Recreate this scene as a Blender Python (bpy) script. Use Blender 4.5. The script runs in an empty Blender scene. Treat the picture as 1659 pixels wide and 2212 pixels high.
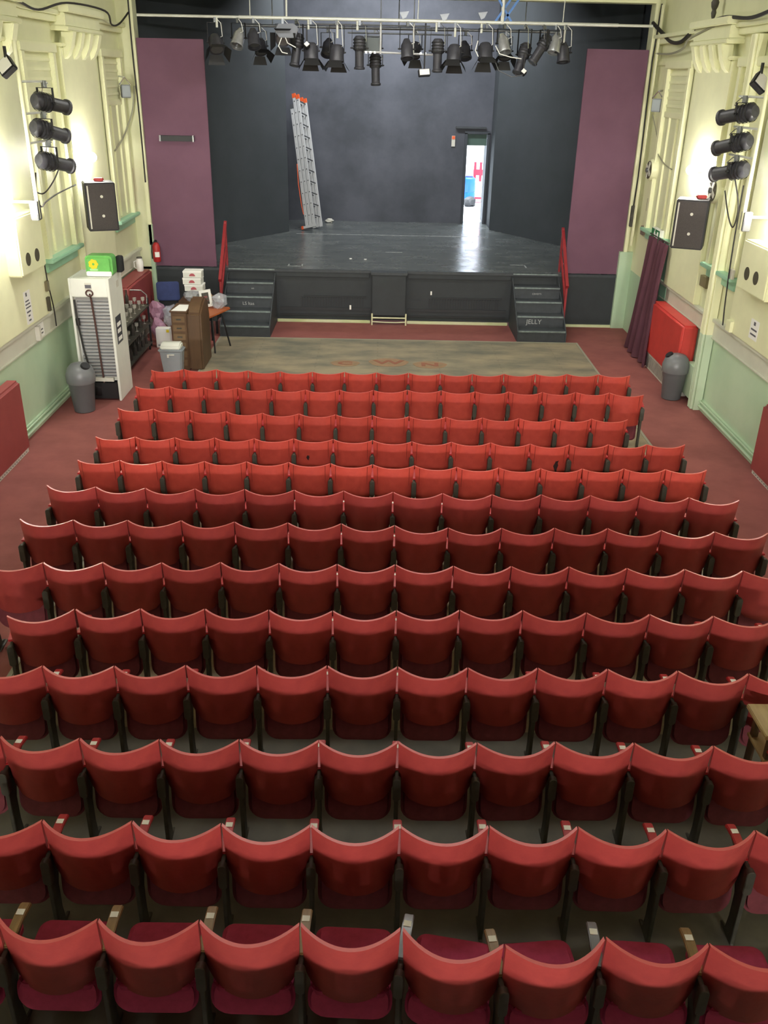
import bpy, bmesh, math, random
from mathutils import Vector, Matrix
random.seed(7)
C = bpy.context.scene.collection
S = bpy.context.scene
PI = math.pi
R = math.radians
# ------------------------------------------------------------------ camera, world, light, exposure
cam = bpy.data.cameras.new('camera'); co = bpy.data.objects.new('camera', cam); C.objects.link(co)
cam.sensor_fit = 'VERTICAL'; cam.sensor_height = 24; cam.lens = 1939.5 / 2212 * 24; cam.clip_start = .05
M3 = Matrix([[0.999814, -0.016502, -0.009996], [-0.001804, 0.435867, -0.900009], [0.019209, 0.89986, 0.435756]])
co.matrix_world = Matrix.Translation((0, 0, 4.633)) @ M3.to_4x4()
S.camera = co
S.view_settings.view_transform = 'Standard'; S.view_settings.look = 'None'
S.view_settings.exposure = 0.0; S.view_settings.gamma = 1; S.view_settings.use_curve_mapping = False
w = bpy.data.worlds.new('daylight'); S.world = w; w.use_nodes = True
w.node_tree.nodes['Background'].inputs[0].default_value = (.80, .90, 1, 1)
w.node_tree.nodes['Background'].inputs[1].default_value = 3.5

def area(name, loc, rot, sx, sy, power, col=(1, .96, .88)):
    l = bpy.data.lights.new(name, 'AREA'); l.shape = 'RECTANGLE'; l.size = sx; l.size_y = sy; l.energy = power; l.color = col
    o = bpy.data.objects.new(name, l); o.location = loc; o.rotation_euler = rot; C.objects.link(o); return o
def point(name, loc, power, r=.06, col=(1, .97, .90)):
    l = bpy.data.lights.new(name, 'POINT'); l.energy = power; l.shadow_soft_size = r; l.color = col
    o = bpy.data.objects.new(name, l); o.location = loc; C.objects.link(o); return o
# unseen fill lamps, added as house lights under the ceiling towards the stage end
for y, p in ((9.2, 175), (15.8, 190)):
    area('ceiling_fill_light', (0.1, y, 6.80), (0, 0, 0), 5.0, .8, p, (1, .98, .93))
# lamps on the rear wall of the balcony: they shine over the parapet on to the front rows and the stage
for x in (-2.6, 0.1, 2.8):
    area('balcony_rear_light', (x, -5.0, 6.42), (R(72), 0, 0), .7, .3, 340, (1, .96, .9))
# lamps on the rear wall under the balcony, low behind the last row
for x in (-3.0, 0.1, 3.2):
    area('under_balcony_light', (x, -5.9, 2.85), (R(80), 0, 0), 1.0, .25, 330, (1, .94, .88))
# wall lamps (their bulbs are built further down)
WALL_LAMPS = [(-4.60, 15.30, 3.40, 520), (-4.58, 11.55, 3.2, 900), (4.86, 14.95, 3.42, 500), (4.86, 11.6, 3.25, 620)]
# unseen fill lamp added high above the stage to brighten it, and daylight at the open stage door
area('stage_fill_light', (0.3, 22.9, 6.75), (R(38), 0, 0), 4.0, .6, 330, (.95, .97, 1))
da = area('daylight_portal', (2.53, 25.75, 2.1), (R(90), 0, 0), .52, 2.0, 1)
da.data.cycles.is_portal = True
dy = area('daylight_yard', (3.2, 28.6, 5.2), (R(0), 0, 0), 5, 4, 1600, (.85, .93, 1))
dd = area('daylight_door', (2.62, 26.35, 2.35), (R(62), 0, R(-6)), .5, 1.1, 22, (.82, .91, 1))
dd.data.cycles.is_portal = False

# ------------------------------------------------------------------ materials
def lin(c):
    return tuple(((v / 255) / 12.92 if v / 255 <= .04045 else ((v / 255 + .055) / 1.055) ** 2.4) for v in c) + (1,)
def mat(name, col, rough=.6, var=.0, scale=6.0, col2=None, metal=0., bump=0., bscale=60., spec=.5, stretch=(1, 1, 1), alpha=1., emit=None, detail=5.):
    m = bpy.data.materials.new(name); m.use_nodes = True; nt = m.node_tree; b = nt.nodes['Principled BSDF']
    b.inputs['Roughness'].default_value = rough; b.inputs['Metallic'].default_value = metal
    b.inputs['Specular IOR Level'].default_value = spec
    c1 = lin(col); b.inputs['Base Color'].default_value = c1
    tc = nt.nodes.new('ShaderNodeTexCoord'); mp = nt.nodes.new('ShaderNodeMapping'); mp.inputs['Scale'].default_value = stretch
    nt.links.new(tc.outputs['Object'], mp.inputs[0])
    if var > 0 or col2:
        n = nt.nodes.new('ShaderNodeTexNoise'); n.inputs['Scale'].default_value = scale; n.inputs['Detail'].default_value = detail; n.inputs['Roughness'].default_value = .6
        nt.links.new(mp.outputs[0], n.inputs['Vector'])
        r = nt.nodes.new('ShaderNodeValToRGB'); r.color_ramp.elements[0].position = .36; r.color_ramp.elements[1].position = .66
        c2 = lin(col2) if col2 else tuple(min(1, v * (1 + var)) for v in c1[:3]) + (1,)
        if not col2: c1 = tuple(v * (1 - var) for v in c1[:3]) + (1,)
        r.color_ramp.elements[0].color = c1; r.color_ramp.elements[1].color = c2
        nt.links.new(n.outputs['Fac'], r.inputs[0]); nt.links.new(r.outputs[0], b.inputs['Base Color'])
    if bump > 0:
        n2 = nt.nodes.new('ShaderNodeTexNoise'); n2.inputs['Scale'].default_value = bscale
        nt.links.new(mp.outputs[0], n2.inputs['Vector'])
        bp = nt.nodes.new('ShaderNodeBump'); bp.inputs['Strength'].default_value = bump; bp.inputs['Distance'].default_value = .01
        nt.links.new(n2.outputs['Fac'], bp.inputs['Height']); nt.links.new(bp.outputs[0], b.inputs['Normal'])
    if alpha < 1: b.inputs['Alpha'].default_value = alpha
    if emit:
        b.inputs['Emission Color'].default_value = lin(emit[:3]); b.inputs['Emission Strength'].default_value = emit[3]
    return m
M = dict(
    cream=mat('cream_paint', (228, 229, 190), .55, .04, 1.3, (218, 220, 180)),
    cream_trim=mat('cream_gloss', (232, 233, 192), .4, .03, 3),
    dado=mat('green_dado', (178, 204, 172), .5, 0, 1.1, (190, 212, 181)),
    sill_green=mat('sill_green', (160, 205, 175), .5, .05, 3),
    rail=mat('dado_rail_white', (206, 207, 190), .45, .05, 2.2),
    carpet=mat('red_carpet', (152, 88, 82), .95, 0, 2.2, (136, 77, 72), bump=.5, bscale=300),
    carpet_lip=mat('carpet_edge', (150, 148, 130), .6),
    black_wall=mat('black_wall', (58, 63, 68), .75, 0, 1.1, (66, 71, 78)),
    back_wall=mat('back_wall', (62, 66, 73), .7, 0, .75, (86, 89, 98)),
    flat=mat('black_flat', (58, 64, 67), .75, 0, 1.4, (64, 69, 73)),
    purple=mat('purple_board', (114, 78, 97), .75, 0, 1.6, (106, 71, 90)),
    front_black=mat('stage_front', (46, 51, 54), .65, .08, 5),
    front_black2=mat('stage_front_panel', (39, 42, 45), .6, .1, 9),
    step=mat('step_black', (60, 65, 69), .6, .12, 9),
    nosing=mat('nosing', (120, 132, 130), .45, .25, 14),
    red_paint=mat('red_paint', (176, 44, 44), .4, .08, 6),
    handrail=mat('handrail_red', (150, 42, 46), .5, .12, 6),
    rad_dark=mat('radiator_dark_red', (146, 66, 64), .5, .07, 4),
    rad_red=mat('radiator_red', (196, 62, 56), .42, .08, 4),
    white=mat('white_plastic', (222, 224, 214), .45, .03, 4),
    paper=mat('white_paper', (238, 238, 232), .8),
    offwhite=mat('offwhite', (205, 203, 190), .5, .05, 5),
    grey_plastic=mat('bin_grey', (92, 94, 96), .42, .05, 5),
    bin_lid=mat('bin_lid_grey', (110, 112, 114), .35, .05, 5),
    ltgrey=mat('light_grey_plastic', (150, 158, 162), .45, .04, 5),
    black=mat('matt_black', (26, 26, 28), .55, .12, 8),
    black2=mat('lantern_black', (58, 58, 64), .42, .2, 12),
    grey_metal=mat('grey_metal', (130, 134, 138), .35, .08, 12, metal=.7),
    alu=mat('aluminium', (206, 208, 208), .38, .05, 10, metal=.15),
    bar=mat('bar_alu', (216, 218, 208), .35, .08, 3, metal=.25),
    chrome=mat('bright_chrome', (225, 228, 232), .15, metal=.9),
    silver=mat('silver_can', (205, 208, 210), .25, .1, 14, metal=.7),
    iron=mat('standard_iron', (68, 66, 58), .55, .2, 14),
    brown_wood=mat('brown_wood', (96, 70, 44), .5, 0, 5, (78, 56, 34), stretch=(1, 1, .2)),
    desk_light=mat('desk_panel', (118, 92, 62), .5, 0, 5, (102, 78, 50), stretch=(1, 1, .2)),
    orange_wood=mat('orange_wood', (176, 96, 50), .45, 0, 4, (156, 82, 42), stretch=(.3, 2, 1)),
    pale_wood=mat('pale_wood', (165, 142, 98), .5, 0, 6, (146, 122, 82), stretch=(4, .5, 1)),
    steel=mat('worn_steel', (112, 112, 112), .35, .1, 14, metal=.6),
    brass_wood=mat('bare_wood_arm', (140, 112, 70), .4, .14, 12, stretch=(6, 1, 1)),
    curtain=mat('maroon_curtain', (84, 46, 58), .85, .06, 5),
    green_sign=mat('exit_green', (44, 120, 74), .5),
    green_pack=mat('green_pack', (110, 186, 96), .25, .08, 8),
    yellow=mat('yellow_print', (228, 206, 40), .4),
    blue=mat('blue_fabric', (52, 64, 108), .8, .1, 10),
    blue_bright=mat('blue_plastic', (14, 84, 176), .4),
    blue_strap=mat('blue_strap', (86, 128, 190), .6),
    tape=mat('white_tape', (170, 174, 172), .6, .1, 30),
    pink=mat('pink_bag', (168, 128, 150), .35, .15, 20),
    plastic=mat('clear_plastic', (200, 205, 212), .15, .12, 25, alpha=.42),
    glass=mat('bottle_glass', (70, 66, 62), .1, .2, 20, alpha=.7),
    clear_glass=mat('clear_glass', (200, 196, 186), .08, alpha=.5),
    fin=mat('condenser_fins', (170, 170, 168), .45, .04, 5),
    dark_rubber=mat('black_cable', (38, 36, 34), .6),
    grey_cable=mat('grey_cable', (150, 150, 128), .6),
    brown_board=mat('brown_board', (140, 92, 56), .6, .06, 6),
    ink=mat('ink', (90, 90, 96), .7),
    orange=mat('orange_plastic', (225, 96, 50), .5),
    hole=mat('dark_opening', (70, 66, 50), .8),
    terracotta=mat('letter_patch', (164, 128, 98), .6, 0, 8, (142, 122, 92)),
    letter=mat('letter_red', (146, 92, 70), .6, .1, 20),
    stain=mat('black_stain', (40, 14, 14), .8),
    yellow_edge=mat('yellow_white_strip', (224, 226, 190), .5, 0, 2.5, (206, 216, 160)),
    yard_white=mat('yard_concrete', (232, 234, 236), .8, .02, 3),
    yard_red=mat('yard_red', (206, 24, 46), .5),
    lino=mat('under_floor', (60, 60, 52), .7, .1, 5),
)
def bulb_mat(name, k):
    m = bpy.data.materials.new(name); m.use_nodes = True; nt = m.node_tree; nt.nodes.clear()
    e = nt.nodes.new('ShaderNodeEmission'); e.inputs[0].default_value = (1, .96, .84, 1); e.inputs[1].default_value = k
    o = nt.nodes.new('ShaderNodeOutputMaterial'); nt.links.new(e.outputs[0], o.inputs[0]); return m
M['ceiling'] = mat('ceiling_tan', (138, 132, 112), .8, .06, 2)
M['balcony'] = mat('balcony_brown', (62, 46, 42), .8, .08, 3)
M['dado_pale'] = mat('pale_green_gloss', (192, 210, 180), .45, .03, 4)
M['bulb'] = bulb_mat('lit_bulb', 30)
M['flood_lens'] = mat('flood_lens', (216, 214, 212), .3)

def seat_paint(name, col, colb, rough):
    m = mat(name, col, rough, 0, 9, colb, bump=.12, bscale=30)
    nt = m.node_tree; b = nt.nodes['Principled BSDF']
    oi = nt.nodes.new('ShaderNodeObjectInfo'); hs = nt.nodes.new('ShaderNodeHueSaturation')
    mr = nt.nodes.new('ShaderNodeMapRange'); mr.inputs[3].default_value = .88; mr.inputs[4].default_value = 1.1
    nt.links.new(oi.outputs['Random'], mr.inputs[0]); nt.links.new(mr.outputs[0], hs.inputs['Value'])
    src = b.inputs['Base Color'].links[0].from_socket
    nt.links.new(src, hs.inputs['Color']); nt.links.new(hs.outputs[0], b.inputs['Base Color'])
    return m
M['rib'] = mat('seat_rib', (110, 36, 30), .5)
M['seat_front'] = seat_paint('front_seat_red', (190, 74, 62), (178, 66, 56), .42)
M['seat_rear'] = seat_paint('rear_seat_red', (160, 63, 59), (148, 56, 55), .40)
M['rim_front_lit'] = mat('front_seat_lit_edge', (208, 92, 82), .35, .05, 12)  # seat red made lighter: light from above put into the rim colour
M['rim_rear_lit'] = mat('rear_seat_lit_edge', (196, 92, 88), .35, .05, 12)  # same for the rear seats, top light painted into the rim
M['cushion'] = mat('magenta_plush', (184, 64, 104), .9, 0, 20, (168, 56, 92))
M['cushion_dark'] = mat('dark_plush', (128, 58, 68), .85, 0, 14, (112, 50, 58))
M['arm_red'] = mat('arm_red', (176, 40, 44), .4, .06, 12)

def floor_wood():
    m = bpy.data.materials.new('worn_floorboards'); m.use_nodes = True; nt = m.node_tree; b = nt.nodes['Principled BSDF']
    tc = nt.nodes.new('ShaderNodeTexCoord'); mp = nt.nodes.new('ShaderNodeMapping'); mp.inputs['Scale'].default_value = (1, 9, 1)
    nt.links.new(tc.outputs['Object'], mp.inputs[0])
    br = nt.nodes.new('ShaderNodeTexBrick'); br.inputs['Scale'].default_value = 1; br.inputs['Mortar Size'].default_value = .012
    br.inputs['Brick Width'].default_value = 2.2; br.inputs['Row Height'].default_value = 1.0
    br.inputs['Color1'].default_value = lin((140, 134, 114)); br.inputs['Color2'].default_value = lin((128, 123, 106)); br.inputs['Mortar'].default_value = lin((92, 88, 78))
    nt.links.new(mp.outputs[0], br.inputs['Vector'])
    mp2 = nt.nodes.new('ShaderNodeMapping'); mp2.inputs['Scale'].default_value = (.7, 1.6, 1); nt.links.new(tc.outputs['Object'], mp2.inputs[0])
    n = nt.nodes.new('ShaderNodeTexNoise'); n.inputs['Scale'].default_value = 1.3; n.inputs['Detail'].default_value = 8; n.inputs['Roughness'].default_value = .65
    nt.links.new(mp2.outputs[0], n.inputs['Vector'])
    r = nt.nodes.new('ShaderNodeValToRGB'); r.color_ramp.elements[0].position = .35; r.color_ramp.elements[1].position = .62
    r.color_ramp.elements[0].color = lin((98, 100, 90)); r.color_ramp.elements[1].color = lin((170, 155, 126))
    nt.links.new(n.outputs['Fac'], r.inputs[0])
    mx = nt.nodes.new('ShaderNodeMixRGB'); mx.inputs[0].default_value = .72
    nt.links.new(br.outputs['Color'], mx.inputs[1]); nt.links.new(r.outputs[0], mx.inputs[2]); nt.links.new(mx.outputs[0], b.inputs['Base Color'])
    b.inputs['Roughness'].default_value = .5
    return m
M['floorboards'] = floor_wood()
def stage_floor():
    m = mat('stage_floor_paint', (88, 94, 93), .33, 0, 1.8, (112, 116, 114), stretch=(.8, 2.2, 1), detail=10)
    nt = m.node_tree; b = nt.nodes['Principled BSDF']
    n = nt.nodes.new('ShaderNodeTexNoise'); n.inputs['Scale'].default_value = 1.8; n.inputs['Detail'].default_value = 3
    tc = nt.nodes.new('ShaderNodeTexCoord'); nt.links.new(tc.outputs['Object'], n.inputs['Vector'])
    mr = nt.nodes.new('ShaderNodeMapRange'); mr.inputs[1].default_value = .3; mr.inputs[2].default_value = .7; mr.inputs[3].default_value = .20; mr.inputs[4].default_value = .31
    nt.links.new(n.outputs['Fac'], mr.inputs[0]); nt.links.new(mr.outputs[0], b.inputs['Roughness'])
    return m
M['stage_floor'] = stage_floor()

# ------------------------------------------------------------------ mesh builder
class MB:
    def __init__(s): s.v = []; s.f = []; s.m = []; s.mi = 0
    def add(s, vs, fs):
        k = len(s.v); s.v += [tuple(v) for v in vs]; s.f += [tuple(i + k for i in f) for f in fs]; s.m += [s.mi] * len(fs); return s
    def box(s, x0, x1, y0, y1, z0, z1, X=None):
        vs = [(x, y, z) for x in (x0, x1) for y in (y0, y1) for z in (z0, z1)]
        if X is not None: vs = [X @ Vector(v) for v in vs]
        return s.add(vs, [(0, 1, 3, 2), (4, 6, 7, 5), (0, 4, 5, 1), (2, 3, 7, 6), (0, 2, 6, 4), (1, 5, 7, 3)])
    def tube(s, pts, r, n=8, cap=True, X=None):
        pts = [Vector(p) for p in pts]; k = len(pts); rs = r if isinstance(r, (list, tuple)) else [r] * k
        vs = []; up = None
        for i, p in enumerate(pts):
            d = (pts[min(i + 1, k - 1)] - pts[max(i - 1, 0)]).normalized()
            if up is None: up = Vector((0, 0, 1)) if abs(d.z) < .9 else Vector((1, 0, 0))
            a = d.cross(up).normalized(); up2 = a.cross(d).normalized(); up = up2
            for j in range(n):
                t = 2 * PI * j / n; vs.append(p + (a * math.cos(t) + up2 * math.sin(t)) * rs[i])
        fs = [(i * n + j, i * n + (j + 1) % n, (i + 1) * n + (j + 1) % n, (i + 1) * n + j) for i in range(k - 1) for j in range(n)]
        if cap: fs += [tuple(range(n - 1, -1, -1)), tuple((k - 1) * n + j for j in range(n))]
        if X is not None: vs = [X @ v for v in vs]
        return s.add(vs, fs)
    def lathe(s, prof, n=24, c=(0, 0, 0), X=None, cap=True):
        vs = [Vector((c[0] + r * math.cos(2 * PI * j / n), c[1] + r * math.sin(2 * PI * j / n), c[2] + z)) for r, z in prof for j in range(n)]
        k = len(prof)
        fs = [(i * n + j, i * n + (j + 1) % n, (i + 1) * n + (j + 1) % n, (i + 1) * n + j) for i in range(k - 1) for j in range(n)]
        if cap: fs += [tuple(range(n - 1, -1, -1)), tuple((k - 1) * n + j for j in range(n))]
        if X is not None: vs = [X @ v for v in vs]
        return s.add(vs, fs)
    def prism(s, poly, ax, a, b, X=None):
        def P(u, v, t): return {'x': (t, u, v), 'y': (u, t, v), 'z': (u, v, t)}[ax]
        n = len(poly); vs = [P(u, v, a) for u, v in poly] + [P(u, v, b) for u, v in poly]
        if X is not None: vs = [X @ Vector(v) for v in vs]
        return s.add(vs, [tuple(range(n)), tuple(range(2 * n - 1, n - 1, -1))] + [(i, i + n, (i + 1) % n + n, (i + 1) % n) for i in range(n)])
    def blob(s, c, r, seed=0, amp=.25, X=None):
        rnd = random.Random(seed); bm = bmesh.new(); bmesh.ops.create_icosphere(bm, subdivisions=2, radius=1)
        ph = [rnd.uniform(0, 6) for _ in range(6)]
        vs = []
        for v in bm.verts:
            k = 1 + amp * (math.sin(3 * v.co.x + ph[0]) * math.sin(4 * v.co.y + ph[1]) + .6 * math.sin(6 * v.co.z + ph[2] + 3 * v.co.x))
            k += rnd.uniform(-amp, amp) * .35
            vs.append((c[0] + v.co.x * r[0] * k, c[1] + v.co.y * r[1] * k, c[2] + v.co.z * r[2] * k))
        fs = [tuple(v.index for v in f.verts) for f in bm.faces]; bm.free(); return s.add(vs, fs)
    def build(s, name, mats, parent=None, loc=(0, 0, 0), rz=0, smooth=False, bevel=0, seg=2, label=None):
        me = bpy.data.meshes.new(name); me.from_pydata(s.v, [], s.f)
        for m in (mats if isinstance(mats, (list, tuple)) else [mats]): me.materials.append(m)
        for p, i in zip(me.polygons, s.m): p.material_index = i
        bm = bmesh.new(); bm.from_mesh(me); bmesh.ops.recalc_face_normals(bm, faces=bm.faces)
        if bevel: 
            es = [e for e in bm.edges if len(e.link_faces) == 2 and e.calc_face_angle(0) > R(35)]
            bmesh.ops.bevel(bm, geom=es, offset=bevel, segments=seg, affect='EDGES', clamp_overlap=True)
        bm.to_mesh(me); bm.free()
        if smooth or bevel:
            me.polygons.foreach_set('use_smooth', [True] * len(me.polygons)); me.set_sharp_from_angle(angle=R(38))
        o = bpy.data.objects.new(name, me); C.objects.link(o); o.location = loc; o.rotation_euler = (0, 0, rz)
        if parent is not None: o.parent = parent
        if label: o['label'] = label
        return o
def rrect(x0, x1, y0, y1, r, n=5):
    out = []
    for cx, cy, a in ((x1 - r, y1 - r, 0), (x0 + r, y1 - r, 90), (x0 + r, y0 + r, 180), (x1 - r, y0 + r, 270)):
        for i in range(n + 1):
            t = R(a + 90 * i / n); out.append((cx + r * math.cos(t), cy + r * math.sin(t)))
    return out
def circ(cx, cy, r, n=20, ry=None):
    return [(cx + r * math.cos(2 * PI * i / n), cy + (ry or r) * math.sin(2 * PI * i / n)) for i in range(n)]
def thing(name, label, cat, loc=(0, 0, 0), rz=0, group=None):
    o = bpy.data.objects.new(name, None); C.objects.link(o); o.location = loc; o.rotation_euler = (0, 0, rz); o.empty_display_size = .1
    return tag(o, label, cat, group)
def tag(o, label, cat, group=None):
    o['label'] = label; o['category'] = cat
    if group: o['group'] = group
    return o
def struct(o): o['kind'] = 'structure'; return o
def dup(root, loc, rz, label=None, group=None):
    r = root.copy(); C.objects.link(r); r.location = loc; r.rotation_euler = (0, 0, rz)
    if label: r['label'] = label
    if group: r['group'] = group
    for ch in list(root.children):
        c = ch.copy(); C.objects.link(c); c.parent = r
        for g in list(ch.children):
            d = g.copy(); C.objects.link(d); d.parent = c
    return r

XL, XR, YS, ZS = -4.87, 5.12, 18.66, 1.069
ZC = 7.0
# ------------------------------------------------------------------ room shell
struct(MB().box(-5.3, 5.5, -7.3, 19.0, -.2, 0).build('floor', M['carpet']))
m = MB().box(-3.05, 3.87, -6.9, 17.26, 0, .012)
o = m.build('floor_boards', M['floorboards']); struct(o)
struct(MB().box(-2.9, 3.7, -6.9, 5.6, .012, .016).build('floor_shade_sheet', mat('rear_floor_shade', (84, 82, 72), .6, 0, 3, (104, 100, 88))))  # dark sheet added over the boards, shade between rear rows put into its colour
m = MB(); m.box(-3.09, 3.91, 17.25, 17.29, 0, .018).box(3.87, 3.91, -6.9, 17.25, 0, .018).box(-3.09, -3.05, -6.9, 17.25, 0, .018)
struct(m.build('trim_1', M['carpet_lip']))
struct(MB().box(-5.3, 5.5, -7.3, 26.2, ZC, ZC + .2).build('ceiling', M['ceiling']))
struct(MB().box(-5.3, 5.5, -7.3, -7.0, 0, ZC).build('wall_back', M['balcony']))
for side, s, X in (('left', -1, XL), ('right', 1, XR)):
    o = MB(); o.mi = 0
    x2 = X + s * .35
    lo, hi = min(X, x2), max(X, x2)
    o.box(lo, hi, -7.0, 18.96, 1.2, ZC); o.mi = 1; o.box(lo, hi, -7.0, 18.96, 0, 1.2)
    struct(o.build('wall_' + side, [M['cream'], M['dado']]))
    # dado rail with a moulded cap and a deep white board beneath
    def sx(a, b): return (min(X - s * a, X - s * b), max(X - s * a, X - s * b))
    yend = 18.9 if s < 0 else 16.35
    m = MB(); m.box(*sx(-.02, .035), -7.0, yend, 1.17, 1.40); m.box(*sx(-.02, .075), -7.0, yend, 1.40, 1.455); m.box(*sx(-.02, .05), -7.0, yend, 1.15, 1.18)
    struct(m.build('trim_2' if s < 0 else 'trim_3', M['rail'], bevel=.008))
    m = MB(); m.box(*sx(-.02, .03), -7.0, yend, 0, .17); m.tube([(X - s * .05, -7, .08), (X - s * .05, yend, .08)], .022); m.tube([(X - s * .05, -7, .15), (X - s * .05, yend, .15)], .014)
    struct(m.build('baseboard_' + side, M['dado'], bevel=.004))
    # cornice band and frieze lines
    m = MB(); m.box(*sx(-.02, .10), -7, 18.66, 5.27, 5.36); m.box(*sx(-.02, .16), -7, 18.66, 5.36, 5.42); m.box(*sx(-.02, .04), -7, 18.66, 4.92, 4.99)
    struct(m.build('trim_4' if s < 0 else 'trim_5', M['cream_trim'], bevel=.01))
    # pilasters with bracket capitals
    for n, (y0, y1) in enumerate(((14.95, 16.75), (11.0, 13.05), (6.6, 8.6)) if s < 0 else ((14.35, 16.0), (10.6, 12.75), (6.4, 8.2))):
        m = MB(); m.box(*sx(-.02, .10), y0, y1, 1.455, 4.95); m.box(*sx(-.02, .15), y0 - .04, y1 + .04, 4.95, 5.0)
        m.box(*sx(-.02, .30), y0 - .05, y1 + .05, 5.40, 5.50); m.box(*sx(-.02, .22), y0, y1, 5.22, 5.40); m.box(*sx(-.02, .26), y0 - .03, y1 + .03, 5.16, 5.22)
        for k in range(4):
            yy = y0 + (y1 - y0) * (k + .5) / 4
            m.prism([(X - s * .09, 4.78), (X - s * .16, 4.84), (X - s * .22, 4.95), (X - s * .28, 5.16), (X - s * .09, 5.16)], 'y', yy - .09, yy + .09)
        struct(m.build('trim_%d' % ((6 if s < 0 else 9) + n), M['cream_trim'], bevel=.012))
    # tall boarded windows with green sills
    for n, (y0, y1) in enumerate(((17.15, 18.45), (13.35, 14.75), (9.0, 10.7)) if s < 0 else ((16.35, 17.75), (12.95, 14.15), (8.6, 10.3))):
        wn = 'window_%d' % ((1 if s < 0 else 4) + n)
        f = MB(); f.box(*sx(-.02, .02), y0, y1, 2.15, 4.86)
        root = struct(f.build(wn, M['cream']))
        m = MB(); t = .13
        m.box(*sx(.0, .09), y0, y0 + t, 2.15, 4.9).box(*sx(.0, .09), y1 - t, y1, 2.15, 4.9).box(*sx(.0, .10), y0 - .05, y1 + .05, 4.86, 4.98)
        m.box(*sx(.0, .05), y0 + t, y1 - t, 4.08, 4.18)
        k = 2
        for j in range(1, k + 1):
            yy = y0 + (y1 - y0) * j / (k + 1); m.box(*sx(.0, .05), yy - .035, yy + .035, 2.2, 4.1)
        m.build('window_frame', M['cream_trim'], root, bevel=.01)
        m = MB()
        for j in range(5): m.box(*sx(.0, .035), y0 + t, y1 - t, 4.25 + j * .125, 4.29 + j * .125)
        m.build('shutter_slats', M['cream_trim'], root)
        m = MB(); m.box(*sx(0, .15), y0 - .05, y1 + .05, 2.10, 2.16); m.box(*sx(0, .05), y0, y1, 1.96, 2.10)
        m.build('window_sill', M['sill_green'], root, bevel=.01)

# proscenium wall with its opening
m = MB(); m.box(XL, -4.56, YS, 18.96, 0, ZC); m.box(4.95, XR, YS, 18.96, 0, ZC); m.box(-4.56, 4.95, YS, 18.96, 5.93, ZC)
struct(m.build('wall_proscenium', M['cream']))
m = MB(); m.box(-4.62, -4.54, 18.60, 18.70, 0, 1.9); m.box(4.86, 5.12, 18.58, 18.68, 0, 1.55)
struct(m.build('trim_12', M['dado']))
m = MB(); m.box(-4.62, -4.55, 18.60, 18.68, 1.5, 5.95); m.box(4.94, 5.01, 18.60, 18.68, 1.5, 5.95); m.box(-4.62, 5.01, 18.60, 18.68, 5.93, 6.02)
struct(m.build('trim_13', M['cream_trim'], bevel=.008))
# stage
m = MB(); m.box(-5.3, 5.5, YS, 26.0, ZS - .05, ZS); struct(m.build('floor_stage', M['stage_floor']))
m = MB(); m.box(-5.3, 2.27, 25.6, 25.8, ZS, ZC); m.box(2.80, 5.5, 25.6, 25.8, ZS, ZC); m.box(2.27, 2.80, 25.6, 25.8, 3.33, ZC)
struct(m.build('wall_stage_back', M['back_wall']))
m = MB(); m.box(-5.3, -5.1, 18.96, 26, ZS, ZC); struct(m.build('wall_stage_left', M['black_wall']))
m = MB(); m.box(5.3, 5.5, 18.96, 26, ZS, ZC); struct(m.build('wall_stage_right', M['black_wall']))
struct(MB().box(-5.1, 5.3, 18.98, 25.6, 6.93, 6.99).build('ceiling_stage', M['black_wall']))
# stage front: black boards, recessed panels, centre hatch, pale strip
m = MB(); m.box(-4.56, -3.10, YS, 18.72, .05, ZS - .05); m.box(3.66, 4.96, YS, 18.72, .05, ZS - .05)
m.box(-3.1, 3.66, 18.70, 18.76, .05, ZS - .05)
m.box(-2.1, -.2, YS - .0, 18.70, .93, ZS - .05); m.box(.6, 2.7, YS, 18.70, .93, ZS - .05)
struct(m.build('wall_stage_front', M['front_black']))
m = MB()
for a, b in ((-2.05, -.16), (.60, 2.66)):
    m.box(a, b, 18.68, 18.70, .24, .30); m.box(a + .5, b - .1, 18.675, 18.70, .52, .54); m.box(a, b, 18.68, 18.70, .13, .16)
    k = a + .45
    while k < b - .15: m.box(k, k + .022, 18.682, 18.70, .32, .50); k += .055
struct(m.build('trim_14', M['front_black2']))
m = MB(); m.box(-2.10, -.17, 18.60, 18.66, .0, .055); m.box(.60, 2.70, 18.60, 18.66, .0, .055); m.box(3.70, 4.86, 18.60, 18.66, 0, .05)
struct(m.build('trim_15', M['yellow_edge'], bevel=.006))
m = MB(); m.box(-.13, .55, 18.48, 18.68, .20, ZS - .055); m.box(.02, .16, 18.475, 18.49, .93, .96); m.box(.38, .50, 18.475, 18.49, .93, .96)
hb = m.build('stage_hatch', M['front_black'], bevel=.006)
tag(hb, 'plain black boxed hatch in the middle of the stage front', 'hatch')
m = MB(); m.box(-4.56, -.16, YS - .015, YS + .05, ZS - .05, ZS + .004); m.box(.58, 4.95, YS - .015, YS + .05, ZS - .05, ZS + .004); m.box(-.16, .58, 18.46, YS + .05, ZS - .05, ZS + .004)
struct(m.build('trim_16', M['step'], bevel=.006))
m = MB(); m.box(XL, -4.4, 18.66, 18.70, 0, .06); struct(m.build('trim_17', M['yellow_edge']))

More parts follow.
